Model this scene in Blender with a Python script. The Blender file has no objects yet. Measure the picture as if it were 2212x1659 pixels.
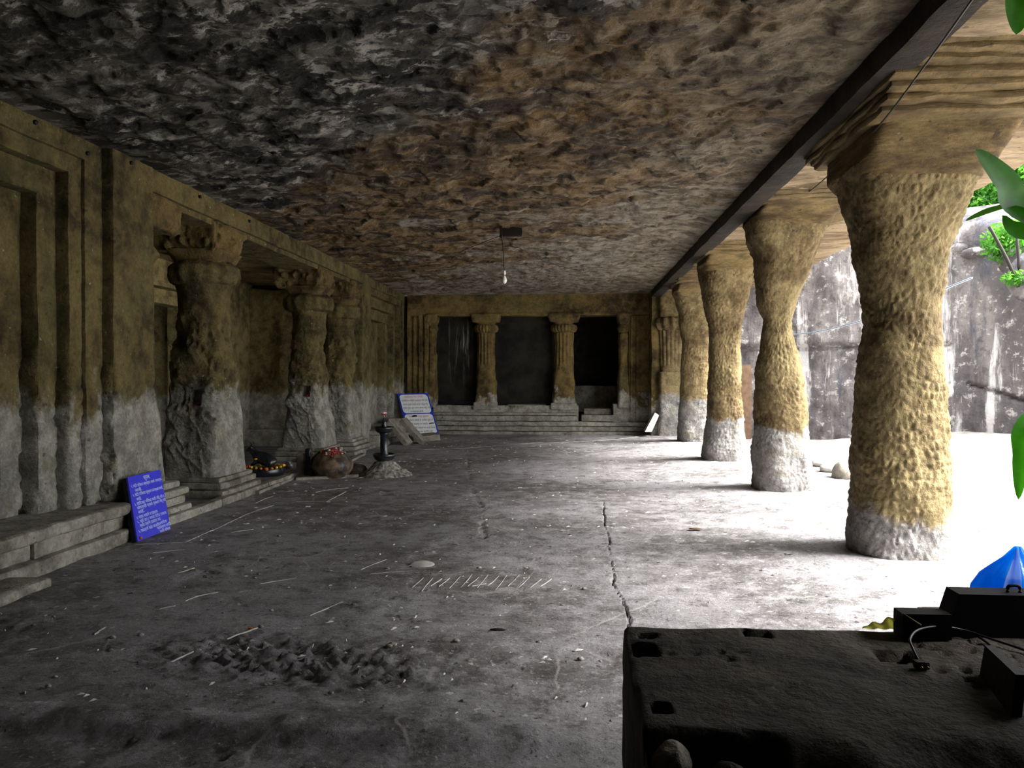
import bpy, bmesh, math, random
import numpy as np
from mathutils import Vector, Matrix

# ------------------------------------------------------------------ camera
F = 1660.0; W = 2212; HH = 1659; EYE = 1.5
YAW = math.atan(131 / F); PIT = math.atan(17.5 / F)
sc = bpy.context.scene
cam_d = bpy.data.cameras.new('camera'); cam = bpy.data.objects.new('camera', cam_d)
sc.collection.objects.link(cam); sc.camera = cam
cam_d.sensor_width = 36; cam_d.lens = F / W * 36
cam_d.clip_start = 0.05
cam.location = (0, 0, EYE); cam.rotation_euler = (math.pi / 2 - PIT, 0, YAW)

# ------------------------------------------------------------------ light
world = bpy.data.worlds.new('overcast'); sc.world = world
world.use_nodes = True
wn = world.node_tree; wn.nodes.clear()
bg = wn.nodes.new('ShaderNodeBackground'); wo = wn.nodes.new('ShaderNodeOutputWorld')
bg.inputs[0].default_value = (0.97, 0.98, 1.0, 1); bg.inputs[1].default_value = 2.7
wn.links.new(bg.outputs[0], wo.inputs[0])
sun_d = bpy.data.lights.new('sun', 'SUN'); sun = bpy.data.objects.new('sun', sun_d)
sc.collection.objects.link(sun)
sun_d.energy = 15.0; sun_d.angle = math.radians(34); sun_d.color = (1.0, 0.97, 0.93)
sun_dir = Vector((1.0, -0.26, 1.10)).normalized()
sun.rotation_euler = sun_dir.to_track_quat('Z', 'Y').to_euler()
sun.location = (12, -4, 12)
sc.view_settings.view_transform = 'Standard'; sc.view_settings.look = 'None'
sc.view_settings.gamma = 1; sc.view_settings.use_curve_mapping = False
sc.view_settings.exposure = 1.3

# ------------------------------------------------------------------ helpers
_ca, _sa, _cp, _sp = math.cos(YAW), math.sin(YAW), math.cos(PIT), math.sin(PIT)
_R = np.array([_ca, _sa, 0]); _FW = np.array([-_sa*_cp, _ca*_cp, -_sp]); _U = np.array([-_sa*_sp, _ca*_sp, _cp])
def _ray(u, v): return _FW + (u - W/2)/F*_R - (v - HH/2)/F*_U
def at_y(u, v, Y):
    r = _ray(u, v); t = Y / r[1]; return (r[0]*t, Y, EYE + r[2]*t)
def at_x(u, v, X):
    r = _ray(u, v); t = X / r[0]; return (X, r[1]*t, EYE + r[2]*t)
def at_z(u, v, Z=0.0):
    r = _ray(u, v); t = (Z - EYE) / r[2]; return (r[0]*t, r[1]*t, Z)

rng = np.random.RandomState(7)
random.seed(5)
def _h(ix, iy, iz, s):
    n = (ix.astype(np.int64)*374761393 + iy.astype(np.int64)*668265263 + iz.astype(np.int64)*2147483647 + s*974634777) & 0xffffffff
    n = ((n ^ (n >> 13))*1274126177) & 0xffffffff
    n = ((n ^ (n >> 16))*2246822519) & 0xffffffff
    return ((n ^ (n >> 15)) & 0xffff)/32767.5 - 1.0
def vnoise(p, s=0):
    i = np.floor(p); f = p - i; f = f*f*(3-2*f); i = i.astype(np.int64)
    x, y, z = i[:, 0], i[:, 1], i[:, 2]; fx, fy, fz = f[:, 0], f[:, 1], f[:, 2]
    def L(a, b, t): return a + (b-a)*t
    c = [[[_h(x+a, y+b, z+d, s) for d in (0, 1)] for b in (0, 1)] for a in (0, 1)]
    return L(L(L(c[0][0][0], c[1][0][0], fx), L(c[0][1][0], c[1][1][0], fx), fy),
             L(L(c[0][0][1], c[1][0][1], fx), L(c[0][1][1], c[1][1][1], fx), fy), fz)
def fbm(p, f=1.0, o=3, s=0, g=0.5):
    p = np.asarray(p, float); r = 0; a = 1; t = 0
    for k in range(o):
        r = r + a*vnoise(p*f + 17.3*k, s+k*7); t += a; a *= g; f *= 2.03
    return r/t
def worley(p, s=0):
    i = np.floor(p).astype(np.int64); d1 = np.full(len(p), 9.0); d2 = d1.copy()
    for a in (-1, 0, 1):
        for b in (-1, 0, 1):
            for c in (-1, 0, 1):
                x, y, z = i[:, 0]+a, i[:, 1]+b, i[:, 2]+c
                q = np.stack([x+.5+.45*_h(x, y, z, s), y+.5+.45*_h(x, y, z, s+1), z+.5+.45*_h(x, y, z, s+2)], 1)
                d = ((p-q)**2).sum(1)
                m = d < d1
                d2 = np.where(m, d1, np.minimum(d2, d)); d1 = np.where(m, d, d1)
    return np.sqrt(d1), np.sqrt(d2)
def facets(p, s=0):
    """flat chipped facets: every cell its own level and tilt (2-D in x, y)"""
    i = np.floor(p[:, :2]).astype(np.int64); best = np.full(len(p), 9.0); out = np.zeros(len(p))
    for a in (-1, 0, 1):
        for b in (-1, 0, 1):
            x, y = i[:, 0]+a, i[:, 1]+b; o_ = x*0
            cx_ = x+.5+.48*_h(x, y, o_, s); cy_ = y+.5+.48*_h(x, y, o_, s+1)
            dx, dy = p[:, 0]-cx_, p[:, 1]-cy_; d = dx*dx+dy*dy; m = d < best
            v_ = .6*_h(x, y, o_, s+2)+.7*(dx*_h(x, y, o_, s+3)+dy*_h(x, y, o_, s+4))
            out = np.where(m, v_, out); best = np.where(m, d, best)
    return out
def sstep(a, b, x):
    t = np.clip((x-a)/(b-a), 0, 1); return t*t*(3-2*t)

COL = sc.collection
def mesh_obj(name, verts, faces, mat, parent=None, smooth=True, kind=None):
    me = bpy.data.meshes.new(name)
    verts = np.asarray(verts, dtype=np.float32)
    if isinstance(faces, np.ndarray):
        n, k = faces.shape
        me.vertices.add(len(verts)); me.vertices.foreach_set('co', verts.ravel())
        me.loops.add(n*k); me.loops.foreach_set('vertex_index', faces.astype(np.int32).ravel())
        me.polygons.add(n); me.polygons.foreach_set('loop_start', np.arange(0, n*k, k, dtype=np.int32))
        me.polygons.foreach_set('loop_total', np.full(n, k, dtype=np.int32))
        me.update(calc_edges=True)
    else:
        me.from_pydata([tuple(map(float, v)) for v in verts], [], faces)
    me.validate()
    if smooth: me.polygons.foreach_set('use_smooth', [True]*len(me.polygons))
    o = bpy.data.objects.new(name, me); COL.objects.link(o)
    if mat: me.materials.append(mat)
    if parent: o.parent = parent; o.matrix_parent_inverse = parent_inv(parent)
    if kind: o['kind'] = kind
    return o
def parent_inv(p):
    m = Matrix.LocRotScale(p.location, p.rotation_euler, p.scale)
    q = p.parent
    while q:
        m = Matrix.LocRotScale(q.location, q.rotation_euler, q.scale) @ m if q.matrix_parent_inverse is None else Matrix.LocRotScale(q.location, q.rotation_euler, q.scale) @ q.matrix_parent_inverse.inverted().inverted() @ m
        q = q.parent
    return m.inverted()
def thing(name, label, cat, loc=(0, 0, 0), group=None, kind=None):
    o = bpy.data.objects.new(name, None); COL.objects.link(o); o.location = loc; o.empty_display_size = .1
    if label: o['label'] = label
    if cat: o['category'] = cat
    if group: o['group'] = group
    if kind: o['kind'] = kind
    return o
def tag(o, label, cat, group=None):
    o['label'] = label; o['category'] = cat
    if group: o['group'] = group
    return o
def grid_faces(nu, nv, off=0, wrap=False):
    i = np.arange(nu if wrap else nu-1)[:, None]; j = np.arange(nv-1)[None, :]
    i2 = (i+1) % nu
    a = i*nv+j; b = i2*nv+j; c = i2*nv+j+1; d = i*nv+j+1
    return np.stack([a, b, c, d], -1).reshape(-1, 4) + off

def box_grid(x, y, z, res):
    """six gridded faces of a box, outward wound"""
    V = []; FA = []; off = 0
    L = [x, y, z]
    for ax in range(3):
        u, w = (ax+1) % 3, (ax+2) % 3
        nu = max(2, int(math.ceil((L[u][1]-L[u][0])/res))+1); nw = max(2, int(math.ceil((L[w][1]-L[w][0])/res))+1)
        gu, gw = np.meshgrid(np.linspace(*L[u], nu), np.linspace(*L[w], nw), indexing='ij')
        for side in (0, 1):
            p = np.zeros((nu*nw, 3)); p[:, ax] = L[ax][side]; p[:, u] = gu.ravel(); p[:, w] = gw.ravel()
            f = grid_faces(nu, nw, off)
            if side == 0: f = f[:, ::-1]
            V.append(p); FA.append(f); off += nu*nw
    return np.concatenate(V), np.concatenate(FA)
def vecn(p, f, s, o=3):
    return np.stack([fbm(p, f, o, s), fbm(p, f, o, s+31), fbm(p, f, o, s+62)], 1)
def rbox(name, x, y, z, mat, parent=None, res=.05, r=.02, amp=.01, freq=3.0, erode=None, fn=None, seed=3, kind=None, rn=.5):
    """rough stone box: edges rounded by a noisy radius, surface displaced"""
    p, f = box_grid(x, y, z, res)
    c = np.array([sum(x)/2, sum(y)/2, sum(z)/2]); h = np.array([x[1]-x[0], y[1]-y[0], z[1]-z[0]])/2
    rr = r*(1 + rn*fbm(p, 4.0, 2, seed+5))
    if erode is not None: rr = rr + erode(p)
    rr = np.minimum(np.clip(rr, .002, 9), h.min()*.95)[:, None]
    q = p - c; inner = np.clip(q, -(h-rr), (h-rr)); d = q-inner
    ln = np.linalg.norm(d, axis=1, keepdims=True); ln[ln < 1e-9] = 1
    n = d/ln; q = inner + n*rr
    p2 = q + c
    if amp: p2 = p2 + vecn(p, freq, seed)*amp
    if fn is not None: p2 = fn(p2, p, n)
    return mesh_obj(name, p2, f, mat, parent, kind=kind)

def loft(name, secs, mat, parent=None, nth=96, nz=120, disp=None, zs=None, kind=None, cap=True):
    """secs: (z, cx, cy, hx, hy, n) ; superellipse sections interpolated in z"""
    secs = sorted(secs, key=lambda s: s[0]); S = np.array(secs, float)
    z = np.linspace(S[0, 0], S[-1, 0], nz) if zs is None else np.asarray(zs)
    g = [np.interp(z, S[:, 0], S[:, k]) for k in range(1, 6)]
    th = np.linspace(0, 2*math.pi, nth, endpoint=False)
    T, Z = np.meshgrid(th, z, indexing='ij')
    cx, cy, hx, hy, n = [a[None, :] for a in g]
    c, s = np.cos(T), np.sin(T)
    rad = (np.abs(c)**n + np.abs(s)**n)**(-1/n)
    dx, dy = c*rad, s*rad
    p = np.stack([cx+hx*dx, cy+hy*dy, Z+0*cx], -1).reshape(-1, 3)
    nn = np.stack([dx, dy, 0*dx], -1).reshape(-1, 3); nn /= np.linalg.norm(nn, axis=1, keepdims=True)
    if disp is not None: p = p + nn*disp(p, T.ravel())[:, None]
    f = grid_faces(nth, nz, 0, True)
    if not cap: return mesh_obj(name, p, f, mat, parent, kind=kind)
    tris = []
    V = np.concatenate([p, [[g[0][0], g[1][0], z[0]], [g[0][-1], g[1][-1], z[-1]]]])
    fl = f.tolist()
    for i in range(nth):
        j = (i+1) % nth
        fl.append((j*nz, i*nz, len(p))); fl.append((i*nz+nz-1, j*nz+nz-1, len(p)+1))
    return mesh_obj(name, V, fl, mat, parent, kind=kind)
def lathe(name, prof, loc, mat, parent=None, n=32, smooth=True):
    V = []; m = len(prof)
    for i in range(n):
        a = 2*math.pi*i/n
        for r, z in prof: V.append((loc[0]+r*math.cos(a), loc[1]+r*math.sin(a), loc[2]+z))
    fl = grid_faces(n, m, 0, True).tolist()
    V.append((loc[0], loc[1], loc[2]+prof[0][1])); V.append((loc[0], loc[1], loc[2]+prof[-1][1]))
    for i in range(n):
        j = (i+1) % n
        fl.append((j*m, i*m, n*m)); fl.append((i*m+m-1, j*m+m-1, n*m+1))
    return mesh_obj(name, V, fl, mat, parent, smooth)
def smooth_pts(pts, k=8):
    P = [Vector(p) for p in pts]; out = []
    for i in range(len(P)-1):
        p0 = P[max(i-1, 0)]; p1 = P[i]; p2 = P[i+1]; p3 = P[min(i+2, len(P)-1)]
        for t in range(k):
            t /= k
            out.append(.5*((2*p1)+(-p0+p2)*t+(2*p0-5*p1+4*p2-p3)*t*t+(-p0+3*p1-3*p2+p3)*t**3))
    out.append(P[-1]); return out
def tube(name, pts, r, mat, parent=None, n=8, k=8, rf=None):
    P = smooth_pts(pts, k) if k > 1 else [Vector(p) for p in pts]
    V = []; fl = []
    up = Vector((0, 0, 1))
    for i, p in enumerate(P):
        t = (P[min(i+1, len(P)-1)]-P[max(i-1, 0)]).normalized()
        a = t.cross(up)
        if a.length < 1e-3: a = t.cross(Vector((1, 0, 0)))
        a.normalize(); b = t.cross(a)
        rr = r*(rf(i/(len(P)-1)) if rf else 1)
        for j in range(n):
            th = 2*math.pi*j/n; V.append(p+(a*math.cos(th)+b*math.sin(th))*rr)
    for i in range(len(P)-1):
        for j in range(n):
            fl.append((i*n+j, (i+1)*n+j, (i+1)*n+(j+1) % n, i*n+(j+1) % n))
    fl.append(tuple(range(n))); fl.append(tuple((len(P)-1)*n+j for j in reversed(range(n))))
    return mesh_obj(name, V, fl, mat, parent)

# ------------------------------------------------------------------ materials
def srgb(c):
    f = lambda x: (x/255/12.92 if x/255 <= .04045 else ((x/255+.055)/1.055)**2.4)
    return (f(c[0]), f(c[1]), f(c[2]), 1)
class NT:
    def __init__(s, name):
        s.m = bpy.data.materials.new(name); s.m.use_nodes = True; s.t = s.m.node_tree
        s.b = s.t.nodes['Principled BSDF']; s.geo = s.t.nodes.new('ShaderNodeNewGeometry')
        s.pos = s.geo.outputs['Position']
    def lk(s, a, b): s.t.links.new(a, b)
    def put(s, sock, v):
        if isinstance(v, bpy.types.NodeSocket): s.lk(v, sock)
        else: sock.default_value = v
    def map(s, scale, vec=None, loc=(0, 0, 0)):
        n = s.t.nodes.new('ShaderNodeMapping'); n.inputs['Scale'].default_value = scale; n.inputs['Location'].default_value = loc
        s.lk(vec or s.pos, n.inputs[0]); return n.outputs[0]
    def noise(s, scale, detail=6, rough=.6, vec=None, dist=0, col=False):
        n = s.t.nodes.new('ShaderNodeTexNoise'); n.inputs['Scale'].default_value = scale
        n.inputs['Detail'].default_value = detail; n.inputs['Roughness'].default_value = rough; n.inputs['Distortion'].default_value = dist
        s.lk(vec or s.pos, n.inputs['Vector']); return n.outputs['Color' if col else 'Fac']
    def vor(s, scale, vec=None, feat='F1', rnd=1):
        n = s.t.nodes.new('ShaderNodeTexVoronoi'); n.feature = feat; n.inputs['Scale'].default_value = scale
        n.inputs['Randomness'].default_value = rnd
        s.lk(vec or s.pos, n.inputs['Vector']); return n.outputs['Distance']
    def math(s, op, a, b=0.0, clamp=False):
        n = s.t.nodes.new('ShaderNodeMath'); n.operation = op; n.use_clamp = clamp
        s.put(n.inputs[0], a); s.put(n.inputs[1], b); return n.outputs[0]
    def rng(s, v, a, b, c=0, d=1):
        n = s.t.nodes.new('ShaderNodeMapRange'); n.interpolation_type = 'SMOOTHSTEP'
        s.put(n.inputs[0], v)
        for k, q in zip((1, 2, 3, 4), (a, b, c, d)): n.inputs[k].default_value = q
        return n.outputs[0]
    def mix(s, f, a, b, mode='MIX'):
        n = s.t.nodes.new('ShaderNodeMix'); n.data_type = 'RGBA'; n.blend_type = mode
        s.put(n.inputs[0], f); s.put(n.inputs[6], a); s.put(n.inputs[7], b); return n.outputs[2]
    def xyz(s):
        n = s.t.nodes.new('ShaderNodeSeparateXYZ'); s.lk(s.pos, n.inputs[0]); return n.outputs
    def bump(s, h, strength=.6, dist=.02, nrm=None):
        n = s.t.nodes.new('ShaderNodeBump'); n.inputs['Strength'].default_value = strength; n.inputs['Distance'].default_value = dist
        s.lk(h, n.inputs['Height'])
        if nrm: s.lk(nrm, n.inputs['Normal'])
        return n.outputs[0]
    def done(s, col, rough=.85, nrm=None, spec=.3):
        s.put(s.b.inputs['Base Color'], col); s.put(s.b.inputs['Roughness'], rough)
        s.b.inputs['Specular IOR Level'].default_value = spec
        if nrm: s.lk(nrm, s.b.inputs['Normal'])
        return s.m

def rock(name, hi=(146, 120, 66), lo=(66, 54, 30), grey=(150, 148, 142), zs=None, zw=.09, zn=.5, green=.35, spots=.3, bump=1.0, nscale=1.0, rough=.85, stretch=(1, 1, 1)):
    t = NT(name); v = t.map(stretch)
    big = t.noise(1.1*nscale, 5, .65, v, .4); mid = t.noise(6*nscale, 7, .65, v); fine = t.noise(34*nscale, 6, .6, v)
    col = t.mix(t.rng(big, .36, .66), srgb(lo), srgb(hi))
    col = t.mix(t.rng(mid, .40, .70, 0, .55), col, srgb(tuple(min(255, c*1.12+6) for c in hi)))
    col = t.mix(t.rng(mid, .50, .30, 0, .55), col, srgb(tuple(c*.75 for c in lo)))
    if green: col = t.mix(t.rng(t.noise(1.9, 4, .6, t.map((1, 1, .6), loc=(5, 3, 1))), .5, .72, 0, green), col, srgb((98, 104, 62)))
    if zs is not None:
        z = t.xyz()[2]
        zz = t.math('ADD', z, t.math('MULTIPLY', t.math('SUBTRACT', t.noise(2.2, 6, .68, t.map((1, 1, .8))), .5), zn*2))
        mk = t.rng(zz, zs+zw, zs-zw)
        gcol = t.mix(t.rng(mid, .35, .68), srgb(tuple(c*.72 for c in grey)), srgb(grey))
        gcol = t.mix(t.rng(t.noise(3, 5, .6, t.map((1, 1, 1), loc=(9, 1, 4))), .5, .7, 0, .45), gcol, srgb((128, 120, 88)))
        col = t.mix(mk, col, gcol)
    if spots:
        sp = t.rng(t.noise(22, 3, .5, t.map((1, 1, 1), loc=(3, 7, 2))), .70, .76, 0, spots)
        col = t.mix(sp, col, srgb((200, 196, 180)))
        dk = t.rng(t.noise(13, 3, .5, t.map((1, 1, 1), loc=(8, 2, 5))), .34, .27, 0, .6)
        col = t.mix(dk, col, srgb((30, 27, 22)))
    col = t.mix(t.rng(fine, .3, .7, 0, .35), col, srgb(tuple(c*.6 for c in lo)), 'MIX')
    h = t.math('ADD', t.math('MULTIPLY', mid, 1.0), t.math('MULTIPLY', fine, .35))
    h = t.math('ADD', h, t.math('MULTIPLY', t.noise(110, 3, .6), .14))
    return t.done(col, rough, t.bump(h, min(1, .75*bump), .035*bump), .25)

M = {}
M['left'] = rock('ochre_basalt_left', hi=(116, 103, 64), lo=(58, 50, 30), grey=(178, 176, 165), zs=1.30, zn=.85, zw=.12, bump=1.5, spots=.6)
M['vest'] = rock('ochre_basalt_inner', hi=(158, 142, 96), lo=(92, 82, 54), grey=(212, 208, 192), zs=1.15, zn=.5)
M['back'] = rock('ochre_basalt_back', hi=(124, 105, 62), lo=(62, 50, 30), grey=(184, 181, 168), zs=.95, zn=.9, zw=.06)
M['dark'] = rock('dark_basalt', hi=(56, 50, 40), lo=(26, 23, 19), zs=None, green=0, spots=.1)  # plain dark stone for chamber insides, door void and rock mass
M['plinth'] = rock('worn_grey_plinth', hi=(164, 161, 150), lo=(104, 99, 88), zs=None, green=.1, spots=.35)
M['block'] = rock('dark_parapet_stone', hi=(72, 66, 58), lo=(40, 36, 31), zs=None, green=.1, spots=.15, bump=1.2)
M['capl'] = rock('carved_capital_stone', hi=(118, 100, 60), lo=(54, 44, 28), zs=None, green=.15, bump=1.4)
for i, z in enumerate((.42, .80, .80, 1.0, 1.05)):
    M['col%d' % i] = rock('chiselled_column_%s' % 'abcde'[i], hi=(132, 117, 82), lo=(84, 68, 42), grey=(158, 155, 152), zs=z, zn=.38, zw=.06, green=.12, spots=.25, bump=1.1)
M['beam'] = rock('dark_beam_stone', hi=(46, 39, 29), lo=(24, 20, 16), green=0, spots=.1)  # base colour taken to near-black for the dark band under the ceiling
M['brk'] = rock('ochre_bracket_stone', hi=(118, 100, 64), lo=(72, 57, 36), zs=None, green=.1, spots=.2, stretch=(.6, .6, 2.0))

# floor
t = NT('grey_floor_stone')
big = t.noise(.55, 7, .66); mid = t.noise(5, 9, .74); fine = t.noise(42, 7, .75)
col = t.mix(t.rng(big, .38, .60), srgb((98, 95, 94)), srgb((146, 143, 146)))
col = t.mix(t.rng(mid, .50, .60, 0, .6), col, srgb((166, 163, 166)))
col = t.mix(t.rng(mid, .48, .38, 0, .65), col, srgb((62, 57, 52)))
col = t.mix(t.rng(fine, .54, .66, 0, .55), col, srgb((192, 189, 190)))
col = t.mix(t.rng(fine, .46, .34, 0, .65), col, srgb((48, 44, 40)))
col = t.mix(t.rng(t.noise(13, 5, .6, t.map((1, .8, 1), loc=(4, 4, 4))), .645, .69, 0, .8), col, srgb((204, 201, 198)))
col = t.mix(t.rng(t.noise(17, 5, .6, t.map((1, .8, 1), loc=(1, 6, 4))), .36, .31, 0, .85), col, srgb((34, 30, 27)))
# thin pale veins
vv = t.vor(1.3, t.mix(.12, t.map((1, .6, 1)), t.noise(3, 4, .6, None, 0, True)), 'DISTANCE_TO_EDGE')
col = t.mix(t.math('MULTIPLY', t.rng(vv, .012, .002, 0, 1), t.rng(t.noise(.9, 3, .5, t.map((1, 1, 1), loc=(2, 2, 2))), .50, .62, 0, .65)), col, srgb((178, 174, 170)))
h = t.math('ADD', t.math('MULTIPLY', mid, .9), t.math('MULTIPLY', fine, .5))
h = t.math('ADD', h, t.math('MULTIPLY', t.noise(120, 3, .7), .22))
M['floor'] = t.done(col, t.rng(mid, .3, .7, .62, .80), t.bump(h, 1.0, .03), .35)
# ceiling
t = NT('mottled_ceiling_rock')
px, py, pz = t.xyz()
v = t.map((.7, 1.05, 1)); nz = t.noise(1.6, 7, .70, v); md = t.noise(5.2, 7, .72, v); fi = t.noise(24, 6, .65)
nz2 = t.noise(.75, 8, .70, t.map((.9, 1, 1), loc=(6, 1, 3)))
warm = t.mix(t.rng(nz, .42, .56), srgb((78, 62, 46)), srgb((132, 104, 60)))
warm = t.mix(t.rng(md, .53, .58, 0, .8), warm, srgb((156, 142, 120)))
warm = t.mix(t.rng(md, .475, .42, 0, .8), warm, srgb((52, 42, 33)))
cool = t.mix(t.rng(nz, .43, .57), srgb((40, 37, 33)), srgb((96, 93, 86)))
cool = t.mix(t.rng(md, .52, .585, 0, .9), cool, srgb((198, 195, 186)))
cool = t.mix(t.rng(md, .48, .43, 0, .85), cool, srgb((28, 26, 23)))
wv = t.t.nodes.new('ShaderNodeVectorMath'); wv.operation = 'MULTIPLY_ADD'
t.lk(t.noise(4, 5, .6, None, 0, True), wv.inputs[0]); wv.inputs[1].default_value = (.22, .22, 0); t.lk(t.map((.75, 1.1, 0)), wv.inputs[2])
vc = t.t.nodes.new('ShaderNodeTexVoronoi'); vc.inputs['Scale'].default_value = 4.2; t.lk(wv.outputs[0], vc.inputs['Vector'])
sx = t.t.nodes.new('ShaderNodeSeparateColor'); t.lk(vc.outputs['Color'], sx.inputs[0])
warm = t.mix(t.rng(sx.outputs[0], .68, .72, 0, .45), warm, srgb((150, 128, 94)))
warm = t.mix(t.rng(sx.outputs[0], .30, .26, 0, .5), warm, srgb((60, 46, 34)))
cool = t.mix(t.rng(sx.outputs[1], .72, .76, 0, .5), cool, srgb((132, 129, 120)))
cool = t.mix(t.rng(sx.outputs[1], .40, .36, 0, .55), cool, srgb((32, 29, 26)))
pale = t.mix(t.rng(md, .38, .60), srgb((112, 98, 80)), srgb((176, 170, 158)))
# soot and grey limewash to the near left, brown rock beyond, pale spalled sheets far back
g = t.math('ADD', px, t.math('MULTIPLY', py, .72))
g = t.math('ADD', g, t.math('MULTIPLY', t.math('SUBTRACT', nz2, .5), 7.0))
col = t.mix(t.rng(g, 3.9, 2.7), warm, cool)
lf = t.math('ADD', py, t.math('MULTIPLY', px, 1.3))
lf = t.math('ADD', lf, t.math('MULTIPLY', t.math('SUBTRACT', t.noise(.6, 7, .66, t.map((.7, 1.3, 1), loc=(3, 9, 3))), .5), 34.0))
col = t.mix(t.rng(lf, 10.5, 12.5, 0, .85), col, pale)
col = t.mix(t.math('MULTIPLY', t.rng(px, .2, 1.6, 0, .75), t.rng(nz2, .36, .52)), col, t.mix(t.rng(md, .40, .60), srgb((96, 84, 66)), srgb((156, 144, 120))))
col = t.mix(t.rng(t.noise(8, 6, .7, t.map((.7, 1.2, 1), loc=(2, 8, 2))), .41, .33, 0, .7), col, srgb((36, 30, 24)))
col = t.mix(t.rng(t.noise(26, 5, .7), .64, .72, 0, .5), col, srgb((196, 192, 180)))
h = t.math('ADD', t.math('MULTIPLY', md, 1.2), t.math('MULTIPLY', fi, .35))
h = t.math('ADD', h, t.math('MULTIPLY', t.noise(9, 9, .78, v), 1.0))
M['ceil'] = t.done(col, .7, t.bump(h, 1.0, .07), .35)
# porch soffit (tan, streaked)
M['eave'] = rock('tan_soffit_rock', hi=(156, 138, 110), lo=(106, 88, 64), green=0, spots=.2, stretch=(.5, 1.6, 1))
# cliff
t = NT('pale_cliff_rock')
v = t.map((1.3, 1.3, .35)); st = t.noise(1.3, 8, .68, v); md = t.noise(5, 9, .76); fi = t.noise(20, 6, .7)
col = t.mix(t.rng(st, .40, .62), srgb((84, 80, 82)), srgb((122, 117, 116)))
col = t.mix(t.rng(md, .55, .62, 0, .7), col, srgb((178, 175, 172)))
col = t.mix(t.rng(md, .47, .38, 0, .6), col, srgb((64, 60, 62)))
st2 = t.noise(1.1, 7, .65, t.map((1.6, 1.6, .16), loc=(4, 2, 0)))
col = t.mix(t.rng(st2, .54, .62, 0, .75), col, srgb((206, 204, 204)))
col = t.mix(t.rng(st2, .44, .36, 0, .7), col, srgb((66, 68, 80)))
h = t.math('ADD', md, t.math('MULTIPLY', fi, .4))
M['cliff'] = t.done(col, .9, t.bump(h, .8, .06), .2)
t = NT('pale_court_ground')
md = t.noise(3, 8, .68); fi = t.noise(26, 6, .7)
col = t.mix(t.rng(md, .35, .65), srgb((150, 144, 138)), srgb((200, 196, 190)))
col = t.mix(t.rng(fi, .38, .28, 0, .6), col, srgb((96, 86, 70)))
M['ground'] = t.done(col, .9, t.bump(t.math('ADD', md, t.math('MULTIPLY', fi, .4)), .7, .04), .2)

def plain(name, c, rough=.6, spec=.4, metal=0, var=.25, sc_=8, bump=0, bs=40, emit=None, trans=0):
    t = NT(name); n = t.noise(sc_, 5, .6)
    col = t.mix(t.rng(n, .3, .7), srgb(tuple(x*(1-var) for x in c)), srgb(c))
    t.b.inputs['Metallic'].default_value = metal
    if trans: t.b.inputs['Transmission Weight'].default_value = trans
    return t.done(col, rough, t.bump(t.noise(bs, 4, .6), .5, bump) if bump else None, spec)
M['blackstone'] = plain('oiled_black_stone', (34, 40, 46), .22, .6, bump=.004, bs=60)
M['blue'] = plain('blue_sign_enamel', (62, 66, 228), .38, .5, var=.06)
M['blueframe'] = plain('blue_sign_border', (36, 62, 190), .4, .5, var=.05)
M['white'] = plain('white_sign_vinyl', (236, 240, 240), .4, .5, var=.05)
M['letterwhite'] = plain('pale_lettering', (214, 232, 255), .5, .4, var=.02)
M['letterblack'] = plain('black_lettering', (28, 28, 36), .6, .3, var=.02)
M['letterred'] = plain('faded_red_lettering', (206, 116, 116), .6, .3, var=.1)
M['marker'] = plain('black_marker', (18, 16, 20), .5, .3, var=.1)
M['sillgapblack'] = plain('black_sill_and_gap_shade', (18, 17, 18), .5, .3)  # black of the panel sills, also of the shadow gap behind the board
M['orange'] = plain('orange_marigold', (244, 120, 22), .6, .3, bump=.004, bs=200, var=.15)
M['yellow'] = plain('yellow_marigold', (248, 200, 30), .6, .3, bump=.004, bs=200, var=.15)
M['red'] = plain('red_petals', (206, 34, 40), .5, .3, var=.3)
M['pink'] = plain('pink_petals', (214, 66, 130), .5, .3, var=.3)
M['whitep'] = plain('white_petals', (232, 226, 220), .5, .3, var=.1)
M['metal'] = plain('steel_pot', (176, 176, 178), .35, .6, .4)
M['brass'] = plain('brass_finial', (190, 140, 60), .3, .5, 1)
M['wood'] = plain('dark_wood', (26, 19, 13), .7, .3, bump=.006)
M['wood2'] = plain('brown_board', (92, 70, 50), .7, .3, bump=.004)
M['wire'] = plain('black_wire', (22, 21, 20), .45, .4, var=.1)
M['wireblue'] = plain('pale_blue_wire', (158, 178, 200), .5, .4, var=.05)
M['bulb'] = plain('white_bulb_glass', (236, 236, 232), .15, .6, var=.02)
M['orangeb'] = plain('orange_band', (196, 92, 40), .5, .4, var=.1)
M['leaf'] = plain('glossy_green_leaf', (46, 104, 20), .5, .25, var=.35)
M['leaf'].node_tree.nodes['Principled BSDF'].inputs['Subsurface Weight'].default_value = 0
M['bush'] = plain('bright_green_leaves', (58, 100, 42), .7, .15, var=.5, sc_=3)
M['bluebag'] = plain('blue_polythene', (30, 176, 252), .3, .6, var=.2, sc_=20, bump=.01, bs=14)
M['whitebag'] = plain('white_print', (240, 240, 244), .4, .5, var=.03)
M['blackbag'] = plain('black_vinyl', (13, 12, 14), .75, .15, var=.2)
M['plastic'] = plain('yellowed_plastic_sheet', (214, 212, 150), .3, .5, var=.15)
M['cement'] = plain('crumbly_cement', (166, 162, 152), .9, .2, var=.55, sc_=22, bump=.03, bs=26)
M['scratch'] = plain('pale_scratch', (186, 183, 178), .8, .2, var=.15)
M['slab'] = rock('leaning_slab_stone', hi=(158, 152, 140), lo=(120, 114, 104), green=0, spots=.2)
M['slabw'] = plain('pale_slab', (206, 204, 198), .8, .2, var=.2, bump=.006)
t = NT('painted_boulder')
nn = t.noise(7, 5, .6); z = t.xyz()[2]
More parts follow.
